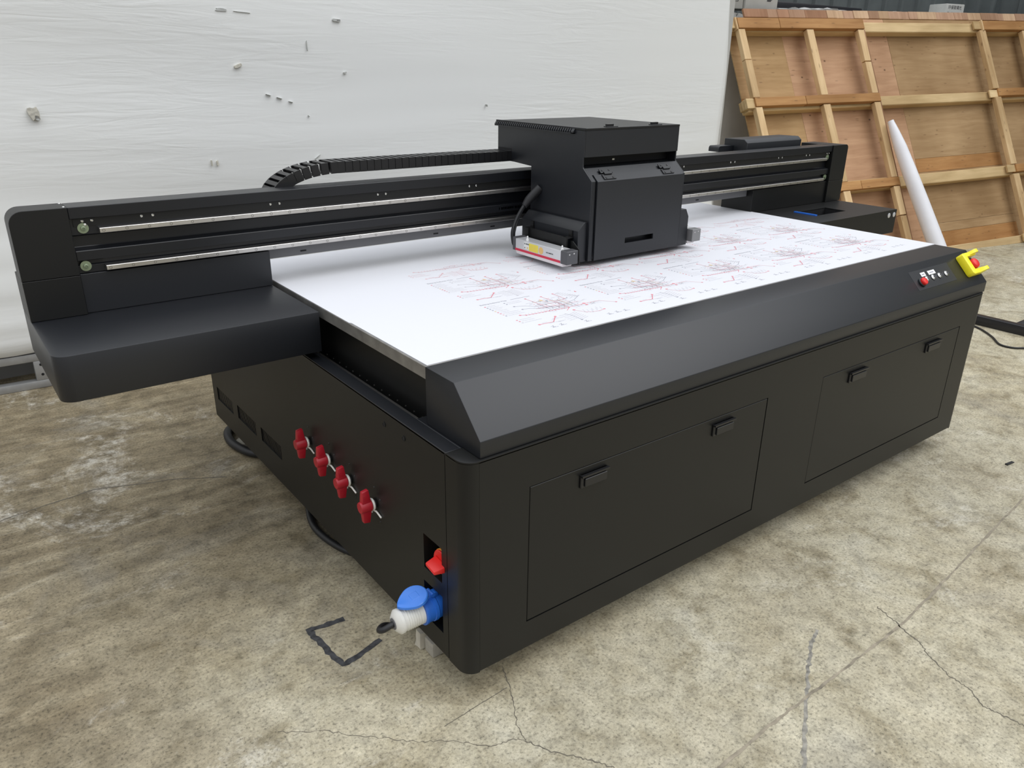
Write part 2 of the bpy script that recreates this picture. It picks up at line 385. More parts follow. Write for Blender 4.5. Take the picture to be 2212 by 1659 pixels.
def world_off(o):
    v = Vector((0, 0, 0))
    while o is not None: v += o.location; o = o.parent
    return v
def thing(name, label, cat, loc=(0, 0, 0), group=None):
    o = bpy.data.objects.new(name, None); COL.objects.link(o); o.location = loc; o.empty_display_size = 0.05
    o['label'] = label; o['category'] = cat
    if group: o['group'] = group
    return o
def tag(o, label, cat, group=None):
    o['label'] = label; o['category'] = cat
    if group: o['group'] = group
    return o
def lab(o, s): o['label'] = s; return o
def struct(o): o['kind'] = 'structure'; return o
def copy_at(o, delta, parent=None):
    c = o.copy(); COL.objects.link(c)
    c.parent = parent if parent is not None else o.parent
    c.location = o.location + Vector(delta); return c
def text_mesh(s, size):
    cu = bpy.data.curves.new('lettering', 'FONT'); cu.body = s; cu.size = size; cu.resolution_u = 3
    ob = bpy.data.objects.new('lettering', cu); COL.objects.link(ob)
    dg = bpy.context.evaluated_depsgraph_get(); dg.update()
    me = bpy.data.meshes.new_from_object(ob.evaluated_get(dg))
    bpy.data.objects.remove(ob); bpy.data.curves.remove(cu); return me
def put_dashes(mb, n, h, fn, seed=1):
    # a line of print too small to read: short bars of uneven width
    rnd = random.Random(seed); x = 0.0
    for i in range(n):
        w_ = h*rnd.uniform(.35, .7)
        mb.face([mb.bm.verts.new(fn(a, b)) for a, b in ((x, 0), (x+w_, 0), (x+w_, h), (x, h))]); x += w_ + h*(.28 if rnd.random() < .8 else .8)
    return mb
def put_text(mb, s, size, fn):
    me = text_mesh(s, size)
    vs = [mb.bm.verts.new(fn(v.co.x, v.co.y)) for v in me.vertices]
    for p in me.polygons: mb.face([vs[i] for i in p.vertices])
    bpy.data.meshes.remove(me); return mb

# ================================================================== SETTING
def ribbon(pts, wd, jit=0.3, z=0.0008, sub=10, wander=0.0, seed=1):
    rnd = random.Random(seed); mb = MB(); P = []
    for i in range(len(pts)-1):
        a, b = Vector(pts[i]), Vector(pts[i+1])
        for k in range(sub): P.append(a.lerp(b, k/sub))
    P.append(Vector(pts[-1])); L = []
    for i, p in enumerate(P):
        d = (P[min(i+1, len(P)-1)]-P[max(0, i-1)]).normalized(); nrm = Vector((-d.y, d.x))
        p2 = p + nrm*rnd.uniform(-wander, wander)
        h = wd/2
        L.append((mb.bm.verts.new((*(p2+nrm*h*(1+rnd.uniform(-jit, jit))), z)), mb.bm.verts.new((*(p2-nrm*h*(1+rnd.uniform(-jit, jit))), z))))
    for a, b in zip(L, L[1:]): mb.face([a[1], b[1], b[0], a[0]])
    return mb

mb = MB(); n = 24
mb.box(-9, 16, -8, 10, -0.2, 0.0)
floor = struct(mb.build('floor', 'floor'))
def crk(pts, wd, name='crack', m='crack', **k):
    o = ribbon(pts, wd, **k).build(name, m, floor, smooth=False, recalc=False); return o
crk([(1.32, -0.44), (1.299, -.508), (1.273, -.57), (1.268, -.606), (1.226, -.663), (1.193, -.733), (1.189, -.787), (1.153, -.847), (1.159, -.892), (1.167, -.944), (1.166, -1.041), (1.12, -1.25)], 0.0030, jit=.6, wander=.004, seed=2)
crk([(.167, .065), (.139, -.005), (.106, -.067), (.067, -.138), (.056, -.187)], 0.0018, jit=.6, wander=.003, seed=3)
crk([(.056, -.187), (.086, -.255), (.133, -.308), (.166, -.358), (.203, -.42), (.26, -.5)], 0.0028, jit=.6, wander=.0035, seed=4)
crk([(-.451, .22), (-.352, .151), (-.263, .063), (-.174, -.023), (-.114, -.062), (-.028, -.148), (.039, -.169), (.056, -.187)], 0.0014, jit=.6, wander=.004, seed=5)
crk([(.128, -.009), (.021, -.015), (-.089, -.023)], 0.0020, jit=.5, wander=.001, seed=6)
crk([(-1.2, 1.75), (-.861, 1.827), (-.584, 1.866), (-.29, 1.763), (-.11, 1.658)], 0.005, jit=.6, wander=.003, seed=7)
lab(crk([(1.06, -.389), (.968, -.425), (.876, -.478), (.702, -.586), (.566, -.669), (.45, -.75)], 0.011, 'scuff_line', 'scuff', jit=.5, wander=.003, seed=8, z=.0004), 'faint dark scuff line')
lab(crk([(5.5, -.20), (3.6, -.33), (2.488, -.426), (1.313, -.535), (.611, -.535), (-.4, -.58)], 0.008, 'joint_line', 'joint', jit=.5, wander=.0015, sub=30, seed=9), 'long straight joint filled with brown dirt')
lab(crk([(7.5, 2.2), (7.338, 1.837), (7.281, 1.452), (7.2, 1.0)], 0.05, 'painted_line', 'paleline', jit=.2, seed=10), 'worn yellowish painted line')
lab(crk([(-.112, .530), (-.165, .536), (-.226, .546), (-.222, .50), (-.214, .42), (-.203, .347), (-.15, .355), (-.064, .377)], 0.020, 'painted_mark', 'mark', jit=.28, wander=.0016, sub=5, seed=11), 'dark painted bracket mark')

# white tarpaulin -------------------------------------------------------
tp = thing('tarpaulin', 'large creased white tarpaulin hanging as a wall behind the black printer', 'tarpaulin', (1.9, 3.05, 0.0))
mb = MB(); nx, nz = 110, 60; rnd = random.Random(3)
TX0, TX1 = -3.6, 4.43
def tarp_y(x): return 3.2 - 0.06*(x+0.66)
V = {}
for i in range(nx+1):
    for j in range(nz+1):
        s = i/nx; x = TX0 + (TX1-TX0)*s; z = 0.215 + (3.6-0.215)*(j/nz)
        if i == nx: x += -0.05*(z-0.6)/1.5 + 0.012*math.sin(z*5)
        lowl = math.exp(-(z-.2)/.5)
        y = tarp_y(x) + 0.008*math.sin(x*1.7+z*2.1) + 0.010*lowl*math.sin(z*34+1.2*math.sin(x*2.3)) + 0.006*math.sin(z*9+x*.7)*math.exp(-((x-.3)/1.6)**2)
        if x > 3.6: y += 0.03*math.sin((x-3.6)*6)*min(1, (z-.2)) * .5
        zz = z + (0.012*math.sin(x*3.1)+.006*math.sin(x*11) if j == 0 else 0)
        V[i, j] = mb.bm.verts.new((x, y, zz))
for i in range(nx):
    for j in range(nz): mb.face([V[i, j], V[i+1, j], V[i+1, j+1], V[i, j+1]])
cloth = mb.build('cloth', 'tarp', tp)
md = cloth.modifiers.new('thickness', 'SOLIDIFY'); md.thickness = 0.003
def patch(x, z, wd, h, m='tape', rot=0.0, jag=0.25, seed=1, name='tape_patch'):
    rnd = random.Random(seed); mb = MB(); k = 14; y = tarp_y(x)-0.020
    front = []; back = []
    for i in range(k):
        a = 2*math.pi*i/k
        cx = max(-1, min(1, 1.3*math.cos(a)))*wd/2*(1-rnd.random()*jag); cz = max(-1, min(1, 1.3*math.sin(a)))*h/2*(1-rnd.random()*jag)
        px, pz = cx*math.cos(rot)-cz*math.sin(rot), cx*math.sin(rot)+cz*math.cos(rot)
        front.append(mb.bm.verts.new((x+px, y-0.001-0.06*px, z+pz))); back.append(mb.bm.verts.new((x+px, y+0.02-0.06*px, z+pz)))
    mb.face(front)
    for i in range(k): mb.face([front[i], front[(i+1) % k], back[(i+1) % k], back[i]])
    return mb.build(name, m, tp)
lab(patch(-.361, 1.385, .050, .062, 'tape', .2, .3, 4), 'torn beige tape patch')
patch(-.350, 1.366, .026, .026, 'tapegrey', 0, .5, 5)
patch(1.204, 1.853, .050, .014, 'tapegrey', -.1, .15, 6); patch(1.214, 1.853, .02, .008, 'ink', 0, .2, 7, 'tear')
patch(.631, 1.609, .042, .016, 'tape', .35, .2, 8); patch(1.236, 1.579, .018, .010, 'tapegrey', .3, .3, 9)
patch(.575, 1.878, .07, .018, 'tapegrey', -.05, .4, 10); patch(.68, 1.872, .09, .003, 'tearm', -.05, .4, 11, 'tear')
patch(1.02, 1.719, .004, .06, 'tearm', .05, .5, 12, 'tear'); patch(.432, 1.113, .005, .035, 'tape', .05, .3, 13); patch(.462, 1.113, .009, .03, 'tape', .05, .3, 14)
for q, (x, z, l, a) in enumerate([(.78, 1.462, .03, .25), (.84, 1.445, .035, .25), (.90, 1.425, .03, .3), (1.00, 1.345, .015, .9), (1.03, 1.12, .05, -.6), (.96, 1.085, .06, -.2), (2.2, 1.39, .02, 1.2)]):
    patch(x, z, l, .0035, 'tearm', -a, .6, 20+q, 'tear')

# low steel frame under the tarpaulin ------------------------------------
fr = thing('steel_frame', 'low galvanised steel frame on the floor under the white tarpaulin', 'frame', (-.6, 3.2, 0.0))
def fbox(name, m, x0, x1, d0, d1, z0, z1, par, bev=.003):
    k = MB(); k.hexa([(x0, tarp_y(x0)+d0, z0), (x1, tarp_y(x1)+d0, z0), (x1, tarp_y(x1)+d1, z0), (x0, tarp_y(x0)+d1, z0), (x0, tarp_y(x0)+d0, z1), (x1, tarp_y(x1)+d0, z1), (x1, tarp_y(x1)+d1, z1), (x0, tarp_y(x0)+d1, z1)])
    k.bevel(bev); return k.build(name, m, par)
fbox('top_rail', 'galv', -3.6, 4.3, .004, .055, .150, .192, fr); fbox('bottom_rail', 'galv', -3.6, 4.3, .0, .05, .001, .042, fr)
for x in (-3.0, -1.8, -.60, .6, 1.8, 3.0):
    post = fbox('post', 'galv', x, x+.065, .002, .05, .042, .150, fr)
    for z in (.075, .130):
        k = MB(); k.cyl((x+.032, tarp_y(x+.032)+.0005, z), (x+.032, tarp_y(x+.032)+.004, z), .007); k.build('bolt_hole', 'dark', post)
mb = MB(); mb.box(-4.5, 4.25, 3.46, 3.6, 0, 3.6); struct(mb.build('wall_back', 'wallmid'))

# crate frame of reference ------------------------------------------------
P0 = Vector((7.669, 1.869, 0.0)); dv = Vector((.978, -.205, .025)).normalized(); uv = Vector((.073, .453, .888)); uv = (uv - dv*uv.dot(dv)).normalized(); nv = dv.cross(uv)
bh = Vector((.218, .976, 0)).normalized(); dh = Vector((.976, -.218, 0)).normalized()
# grey wall behind the crate with a broken top, carrying boxes
def frame_obj(o, origin, X, Y, Z):
    o.matrix_world = Matrix(((X.x, Y.x, Z.x, origin.x), (X.y, Y.y, Z.y, origin.y), (X.z, Y.z, Z.z, origin.z), (0, 0, 0, 1)))
UPZ = Vector((0, 0, 1))
mb = MB(); mb.box(-3.1, 4, 1.30, 1.62, 0, 2.05); o = struct(mb.build('wall_right', 'wallg')); frame_obj(o, P0, dh, bh, UPZ)
rw = o
mb = MB(); rnd = random.Random(5); x = -3.05
while x < 1.0:
    l = rnd.uniform(.16, .34); h = rnd.uniform(.06, .08) if x < -2.15 else rnd.uniform(.125, .15)
    k = MB()
    k.box(x, x+l-.01, 1.355, 1.60, 2.051, 2.051+h)
    bmesh.ops.subdivide_edges(k.bm, edges=k.bm.edges[:], cuts=3, use_grid_fill=True)
    for v in k.bm.verts:
        if v.co.z > 2.08: v.co += Vector((rnd.uniform(-.012, .012), rnd.uniform(-.012, .012), rnd.uniform(-.022, .008)))
    ob = k.build('rubble_block', 'foam'); ob.parent = rw
    x += l
mb = MB(); mb.box(4.55, 4.94, 3.28, 3.40, 0, 3.4); struct(mb.build('wall_pillar', 'pillar'))
# corrugated back wall
mb = MB(); prof = []; x = -3.6; pitch = .262
pts = []
while x < 3.2:
    pts += [(x, 2.2), (x+.20, 2.2), (x+.215, 2.165), (x+.245, 2.165), (x+.262, 2.2)]; x += pitch
lo = [mb.bm.verts.new((a, b, 1.6)) for a, b in pts]; hi = [mb.bm.verts.new((a, b, 3.6)) for a, b in pts]
for i in range(len(pts)-1): mb.face([lo[i], lo[i+1], hi[i+1], hi[i]])
o = struct(mb.build('wall_corrugated', 'corr', smooth=False)); frame_obj(o, P0, dh, bh, UPZ)
md = o.modifiers.new('thickness', 'SOLIDIFY'); md.thickness = 0.004; md.offset = 1

# dark sheet-metal wall added mostly out of view to darken reflections from the right
mb = MB(); y = -9.0; pts = []
while y < 4.6:
    pts += [(10.4, y), (10.4, y+.20), (10.365, y+.215), (10.365, y+.245), (10.4, y+.262)]; y += .262
lo = [mb.bm.verts.new((a, b, 0)) for a, b in pts]; hi = [mb.bm.verts.new((a, b, 5.6)) for a, b in pts]
for i in range(len(pts)-1): mb.face([lo[i], lo[i+1], hi[i+1], hi[i]])
o = struct(mb.build('wall_light_block', 'corr', smooth=False)); md = o.modifiers.new('thickness', 'SOLIDIFY'); md.thickness = 0.004

def in_frame(o): frame_obj(o, P0, dh, bh, UPZ); return o
# dark steel tubes lying on the ledge behind the crate
mb = MB(); p = [(-2.35, 1.66, 2.21), (-.66, 1.66, 2.175)]
mb.hexa([(-3.0, 1.63, 2.19), (-.62, 1.63, 2.125), (-.62, 1.71, 2.125), (-3.0, 1.71, 2.19), (-3.0, 1.63, 2.285), (-.62, 1.63, 2.235), (-.62, 1.71, 2.235), (-3.0, 1.71, 2.285)]); mb.bevel(.012)
tag(in_frame(mb.build('steel_beam', 'beamblk')), 'thick black steel beam lying on the ledge above the wooden panel', 'beam')
mb = MB(); mb.hexa([(-.95, 1.635, 2.13), (.55, 1.635, 2.13), (.55, 1.70, 2.13), (-.95, 1.70, 2.13), (-.95, 1.635, 2.205), (.55, 1.635, 2.19), (.55, 1.70, 2.19), (-.95, 1.70, 2.205)]); mb.bevel(.01)
mb.bm.verts.ensure_lookup_table()
for v in mb.bm.verts: v.co.y += .09
tag(in_frame(mb.build('steel_beam', 'beamblk')), 'thinner black steel tube lying end to end behind the thick black beam', 'beam')
# cartons on the ledge
def carton(x0, x1, y0, y1, z0, z1, m, label, marks):
    t = thing('carton', label, 'box', (0, 0, 0)); frame_obj(t, P0 + dh*(x0+x1)/2 + bh*y0 + UPZ*z0, dh, bh, UPZ)
    k = MB(); k.box(-(x1-x0)/2, (x1-x0)/2, 0, y1-y0, 0, z1-z0).bevel(.006)
    b = k.build('box_body', m); b.parent = t; b.location = (0, 0, 0)
    k = MB(); marks(k, (x1-x0), (z1-z0)); b = k.build('printed_marks', 'ink', smooth=False, recalc=False); b['kind'] = 'stuff'; b.parent = t; b.location = (0, 0, 0)
    return t
def handling(k, wd, h):
    # two handling symbols: a wine glass and a pair of up arrows, in outlined squares
    for cx in (-.06, .035):
        for (a, b, c, d) in ((-.04, .04, .145, .15), (-.04, .04, .06, .065), (-.04, -.035, .06, .15), (.035, .04, .06, .15)): k.box(cx+a, cx+b, -.002, .0, c, d)
    k.prism([(-.085, .14), (-.035, .14), (-.055, .11), (-.055, .085), (-.04, .075), (-.08, .075), (-.065, .085), (-.065, .11)], 'y', -.002, 0)
    for ax in (.018, .05):
        k.prism([(ax, .142), (ax-.013, .118), (ax-.005, .118), (ax-.005, .075), (ax+.005, .075), (ax+.005, .118), (ax+.013, .118)], 'y', -.002, 0)
def stamp(k, wd, h):
    for i in range(5):
        for j in range(5):
            if random.random() < .7: k.box(.06+i*.012, .07+i*.012, -.002, 0, .07+j*.012, .08+j*.012)
def cjk(k, wd, h):
    put_text(k, '\u73af\u4fdd\u73bb\u7483\u5149', .042, lambda x, y: (x-.115, -.002, .068+y))
    put_dashes(k, 2, .018, lambda x, y: (x-.115, -.002, .018+y), 4); put_dashes(k, 5, .016, lambda x, y: (x-.055, -.002, .018+y), 5)
carton(-2.68, -2.41, 1.36, 1.6, 2.15, 2.42, 'card', 'grey carton with dark handling symbols at the left end of the ledge', handling)
carton(-2.40, -2.02, 1.34, 1.6, 2.15, 2.44, 'card2', 'pale carton with a small printed square beside the symbol carton', stamp)
lg = MB(); lg.box(.3, 1.3, 1.45, 1.75, 2.05, 2.2); o = lg.build('wall_ledge', 'wallg'); struct(o); in_frame(o)
carton(.465, .745, 1.5, 1.72, 2.2, 2.318, 'card2', 'white carton with a line of Chinese print above the wooden panel', cjk)

# ================================================================== WOODEN CRATE PANEL
cp = thing('crate_panel', 'large plywood crate panel with timber framing leaning back against the right wall', 'crate panel')
frame_obj(cp, P0, dv, -nv, uv)      # local x along the panel, local y into the wall, local z up the panel
def cpart(name, m, x0, x1, y0, y1, z0, z1, bev=.003, lean=0.0):
    k = MB(); k.box(x0, x1, y0, y1, z0, z1)
    if lean:
        for v in k.bm.verts: v.co.x += lean*(v.co.z-z0)
    if bev: k.bevel(bev, 1)
    o = k.build(name, m); o.parent = cp; o.location = (0, 0, 0); return o
# plywood sheets
sh = [(-2.66, -2.03, 1.70, 2.47, 'ply_yel'), (-2.66, -2.03, 1.55, 1.70, 'ply_org'), (-2.03, -.66, 1.55, 2.47, 'ply_pink'), (-.66, .62, 1.55, 2.47, 'ply_grey'), (.62, 2.4, 1.55, 2.47, 'ply_grey'),
      (-2.66, -2.0, .02, 1.55, 'ply_yel'), (-2.0, -.66, .02, 1.55, 'ply_pink'), (-.66, .62, .35, 1.02, 'ply_grey'), (-.66, .62, 1.02, 1.55, 'ply_grey'), (-.66, .62, .88, 1.02, 'ply_org'), (-.66, .62, .02, .26, 'ply_org'),
      (-.66, .62, .26, .35, 'ply_grey'), (.62, 2.4, .02, 1.55, 'ply_grey')]
sh = [s for s in sh if not (s[2] == .35)] + [(-.66, .62, .35, .88, 'ply_grey')]
for (a, b, c, d, m) in sh: cpart('plywood_sheet', m, a+.0012, b-.0012, .140+random.uniform(0, .002), .152, c+.0012, d-.0012, 0)
# long beams between sheet and ladder frames
for (z0, z1) in ((2.285, 2.385), (1.545, 1.64), (.735, .84), (0.012, .095)):
    cpart('beam', 'beamw', -2.70, .60, .05, .139, z0, z1, .006)
    cpart('beam', 'beamw', .605, 2.4, .052, .139, z0, z1, .006)
# protruding beam ends by the frames
for (x0, x1, y0, z0, z1) in ((-2.76, -2.665, .02, 2.30, 2.395), (-2.735, -2.64, .012, 1.56, 1.65), (-2.735, -2.64, .012, .75, .84)):
    for q in range(3): cpart('beam_end', 'beamw', x0+q*.004, x1, y0+q*.038, y0+q*.038+.036, z0+.004*q, z1, .003)
for (z0, z1) in ((2.30, 2.385), (1.56, 1.64), (.755, .835), (.02, .10)):
    for q in range(3): cpart('beam_end', 'beamw', .48+q*.012, .60, .010+q*.013, .010+q*.013+.012, z0+.004*q, z1, .002)
# studs
def stud(x, wd, segs, m='studw'):
    for (z0, z1) in segs: cpart('stud', m, x, x+wd, .0, .049, z0+.002, z1-.002, .003)
stud(-2.655, .075, [(2.0, 2.285), (1.65, 2.0), (.82, 1.565), (.02, .735)])
stud(-1.855, .085, [(1.65, 2.285), (.82, 1.565), (.02, .735)])
stud(-1.205, .078, [(1.97, 2.285), (1.65, 1.965), (.82, 1.565), (.45, .735), (.02, .445)])
stud(.54, .09, [(1.65, 2.285), (.835, 1.565), (.02, .735)])
stud(1.22, .09, [(1.65, 2.285), (.835, 1.565), (.02, .735)])
stud(2.1, .09, [(1.65, 2.285), (.835, 1.565), (.02, .735)])
# face boards of the two ladder frames
for (z0, z1, cut) in ((2.288, 2.385, -2.17), (1.568, 1.648, -2.06), (.738, .818, -1.62)):
    cpart('face_board', 'board', -2.648, cut-.001, -.006, .046, z0, z1, .003)
    cpart('face_board', 'board', cut+.001, -1.12, -.008, .046, z0, z1, .003)
for (z0, z1) in ((2.288, 2.385), (1.568, 1.648), (.752, .83)):
    cpart('face_board', 'board' if z0 > 2 else 'ply_org', .60, 2.4, -.006, .046, z0, z1, .003)
cpart('edge_strip', 'studw', -2.665, -2.650, 0, .046, 2.28, 2.392, .002); cpart('edge_strip', 'studw', .585, .60, -.008, .046, 2.28, 2.392, .002)
cpart('splinter_strip', 'header3', -1.118, -1.104, .01, .046, .05, 2.29, .001)
# header of short boards along the top edge
rnd = random.Random(12); x = -2.42; mm = ['header3', 'header', 'header3', 'header', 'header3', 'header2', 'header2', 'header', 'header2', 'header', 'header2']
i = 0
while x < 2.4:
    l = rnd.choice([.09, .14, .2, .28, .12]); m = mm[i] if i < len(mm) else rnd.choice(['header', 'header2', 'header'])
    cpart('header_board', m, x, x+l-.0015, .136+rnd.uniform(-.003, .003), .156, 2.472, 2.552, .0015); x += l; i += 1

# paper roll leaning on the crate
rt = P0 + dv*(-1.13) + nv*.05 + uv*1.335; rb = P0 + dv*(-1.0) + nv*.17 + uv*.0
rb.z = .0; rb = Vector((rb.x, rb.y, .004))
ax = rt-rb
mb = MB(); L = ax.length
mb.lathe((0, 0, 0), ax, [(0, .074), (.15, .074), (L*.4, .070), (L*.62, .064), (L*.80, .056), (L*.91, .042), (L*.985, .029), (L*.995, .029), (L*.995, .022), (L*.97, .020)], 32)
pr_ = mb.build('paper_roll', 'roll'); pr_.location = rb + Vector((0, 0, .018))
tag(pr_, 'long white paper roll tapering upward, leaning on the wooden panel', 'paper roll')

# ================================================================== FLATBED PRINTER
W, D, ZB, ZT = 2.733, 2.093, .10, .743
pt = thing('flatbed_printer', 'long black flatbed printer with white bed filling the middle of the hall', 'printer', (W/2, D/2, 0))
BEAMY = 1.25
def arc(cx, cy, r, a0, a1, n=8): return [(cx+r*math.cos(R(a0+(a1-a0)*i/n)), cy+r*math.sin(R(a0+(a1-a0)*i/n))) for i in range(n+1)]

# --- base cabinet -------------------------------------------------------
doors = [(.203, 1.204, .192, .617), (1.528, 2.547, .192, .617)]
mb = MB()
rc = .042
dh_ = [(a-.003, b+.003, c-.003, d+.003) for a, b, c, d in doors]
mb.holes(rc, W-rc, ZB, ZT-.004, dh_, lambda a, b, t: (a, t, b), .02)
front = mb.build('front_panel', 'black', pt)
# wrapped corner posts
mb = MB()
outer = arc(rc, rc, rc, 180, 270); inner = arc(rc, rc, rc-.018, 270, 180)
mb.prism([(0, .088)] + outer + [(rc+.0005, 0), (rc+.0005, .018)] + inner + [(.018, .088)], 'z', ZB-.004, ZT-.004); mb.build('corner_panel', 'black', pt)
outer = arc(W-rc, rc, rc, 270, 360); inner = arc(W-rc, rc, rc-.018, 360, 270)
mb = MB(); mb.prism([(W-rc, 0)] + outer + [(W, .088), (W-.018, .088)] + inner + [(W-rc, .018)], 'z', ZB-.004, ZT-.004); mb.build('corner_panel', 'black', pt)
for o_ in (1,):
    for (a, b, c, d) in doors:
        k = MB(); k.box(a, b, .0005, .016, c, d).bevel(.0012, 1); dr = k.build('access_door', 'black', pt)
        for lx in ((a+.172, a+.272), (b-.275, b-.175)) if a < 1 else ((a+.172, a+.285), (b-.28, b-.165)):
            x0, x1 = lx; z1 = .598; z0 = .556
            k = MB(); k.box(x0, x1, -.006, .001, z0, z1).bevel(.002, 2)
            k2 = MB()
            k.box(x0+.012, x1-.006, -.011, -.006, z0+.004, z1-.012).bevel(.0015, 1)
            k.box(x0-.001, x1+.001, -.013, -.001, z1-.006, z1)
            k.build('latch', 'plastic', dr)
# dark inner carcass that the joints look into
mb = MB(); mb.box(.10, W-.03, .024, D-.02, ZB+.01, ZT-.06); mb.build('inner_carcass', 'dark', pt)
# left side panel with recesses and vents
rec = [(.116, .208, .337, .447), (.116, .213, .170, .292)]
vents = [(1.822, 2.030, .200, .262), (1.540, 1.757, .208, .270), (1.267, 1.478, .213, .273)]
mb = MB(); mb.holes(.0905, D, ZB, ZT-.003, rec+vents+[(.398, .408, .693, .703), (.289, .299, .693, .703)], lambda a, b, t: (t, a, b), .016); mb.build('side_panel', 'black', pt)
mb = MB(); mb.box(W-.016, W, .09, D, ZB, ZT-.003); mb.build('side_panel', 'black', pt)
mb = MB(); mb.box(.017, W-.017, D-.016, D, ZB, ZT-.003); mb.build('rear_panel', 'black', pt)
for (a, b, c, d) in vents:
    k = MB(); nn = 15
    for i in range(nn):
        y = a+(b-a)*(i+.5)/nn; k.box(.004, .014, y-.003, y+.003, c, d)
    k.build('vent_grille', 'plastic', pt)
    k = MB(); k.box(.0165, .03, a-.005, b+.005, c-.005, d+.005); k.build('vent_backing', 'dark', pt)
# recess pockets (open boxes)
for (a, b, c, d) in rec:
    k = MB(); dp = .085
    k.box(dp, dp+.004, a, b, c, d); k.box(.0162, dp, a-.004, a, c-.004, d+.004); k.box(.0162, dp, b, b+.004, c-.004, d+.004); k.box(.0162, dp, a, b, c-.004, c); k.box(.0162, dp, a, b, d, d+.004)
    k.build('recess_pocket', 'black', pt)
# round holes near the top of the side panel
for (y, z) in ((.403, .698), (.294, .698)):
    k = MB(); k.lathe((-.0006, y, z), (-1, 0, 0), [(-.0003, .0080), (.0012, .0080), (.0012, .0068), (-.0003, .0068)], 18)
    bmesh.ops.delete(k.bm, geom=[f_ for f_ in k.bm.faces if len(f_.verts) > 4], context='FACES')
    k.build('grommet', 'plastic', pt)
    k = MB(); k.lathe((-.0007, y, z), (-1, 0, 0), [(0, .0069), (.0003, .0069)], 18); k.build('grommet_hole', 'dark', pt)
# top cover: rounded front part + rim strips
mb = MB()
fp = arc(rc, rc, rc, 180, 270) + arc(W-rc, rc, rc, 270, 360) + [(W, .0845), (0, .0845)]
mb.prism(fp, 'z', ZT-.008, ZT).bevel(.0015, 2, 60); mb.build('top_cover', 'black', pt)
mb = MB(); mb.box(0, .044, .086, D, ZT-.008, ZT).box(.044, W-.044, .086, .30, ZT-.008, ZT).box(W-.044, W, .086, D, ZT-.008, ZT).box(.044, W-.044, D-.05, D, ZT-.008, ZT); mb.bevel(.0012, 1); mb.build('top_rim', 'black2', pt)
mb = MB(); mb.box(.044, .047, .30, D-.05, ZT-.05, ZT-.008).box(W-.047, W-.044, .3, D-.05, ZT-.05, ZT-.008); mb.build('inner_lip', 'black', pt)
mb = MB(); mb.box(.052, .066, .275, D-.06, ZT-.052, ZT-.012).bevel(.002, 1); rl = mb.build('bed_rail', 'steel', pt); lab(rl, 'steel linear rail along the base rim')
mb = MB(); mb.box(.0475, W-.0475, .3, D-.05, ZT-.062, ZT-.052); mb.build('base_deck', 'dark', pt)
# feet
for i, (x, y) in enumerate([(.16, .33), (.07, 1.93), (W-.2, .3), (W-.2, 1.9), (1.35, .3), (1.35, 1.9)]):
    k = MB(); z0 = .056 if i == 0 else 0.0
    k.lathe((x, y, z0), (0, 0, 1), [(0, .045), (.012, .045), (.02, .02), (.109-z0, .02)], 20); k.build('foot', 'cream', pt)
# --- front hood -----------------------------------------------------------
HB, HF, HS, HZ2, BZ = .2545, .120, .006, .789, .906
mb = MB(); mb.prism([(HB, ZT+.001), (HB, BZ), (HF, BZ), (HS, HZ2), (HS, ZT+.001)], 'x', .049, 2.725).bevel(.002, 2, 20); hood = mb.build('front_hood', 'black2', pt)
e_ = Vector((0, -.114, -.117)).normalized(); hn = Vector((0, -.117, .114)).normalized()
def hp(x, s, h): return Vector((x, HF, BZ)) + e_*s + hn*h       # point on the slope
mb = MB(); mb.hexa([hp(2.193, .032, 0), hp(2.507, .032, 0), hp(2.507, .118, 0), hp(2.193, .118, 0), hp(2.193, .032, .0008), hp(2.507, .032, .0008), hp(2.507, .118, .0008), hp(2.193, .118, .0008)]); mb.bevel(.0006, 1); mb.build('control_plate', 'black2', pt)
def slope_s(z): return (BZ-z)/.716
k = MB(); k.lathe(hp(2.240, slope_s(.843), .0016), hn, [(0, .0190), (.005, .0190), (.007, .0165)], 24); bs = k.build('button_ring', 'plastic', pt)
k = MB(); k.lathe(hp(2.240, slope_s(.843), .008), hn, [(0, .0150), (.008, .0160), (.012, .014), (.0135, .004)], 24); lab(k.build('red_button', 'red2', pt), 'round red push button')
for x in (2.291, 2.341, 2.394, 2.450):
    k = MB(); c = hp(x, slope_s(.849), .0016); k.lathe(c, hn, [(0, .0125), (.003, .0125), (.004, .0105), (.006, .010), (.007, .008)], 24); kb = k.build('push_button', 'chrome', pt)
    k = MB(); k.lathe(hp(x, slope_s(.849), .0088), hn, [(0, .0062), (.0012, .0062)], 16); k.build('button_centre', 'grey_cap', kb)
for (x, wd) in ((2.284, .036), (2.352, .056)):
    k = MB(); s = slope_s(.866)
    k.use('lbl'); k.hexa([hp(x-wd/2, s-.009, .0016), hp(x+wd/2, s-.009, .0016), hp(x+wd/2, s+.009, .0016), hp(x-wd/2, s+.009, .0016), hp(x-wd/2, s-.009, .0022), hp(x+wd/2, s-.009, .0022), hp(x+wd/2, s+.009, .0022), hp(x-wd/2, s+.009, .0022)])
    k.use('inkgrey'); k.face([k.bm.verts.new(hp(x+a, s+b, .0026)) for a, b in ((-wd*.28, .002), (wd*.28, .002), (wd*.28, -.002), (-wd*.28, -.002))])
    lab(k.build('switch_label', None, pt, recalc=False, smooth=False), 'small white label above the buttons')
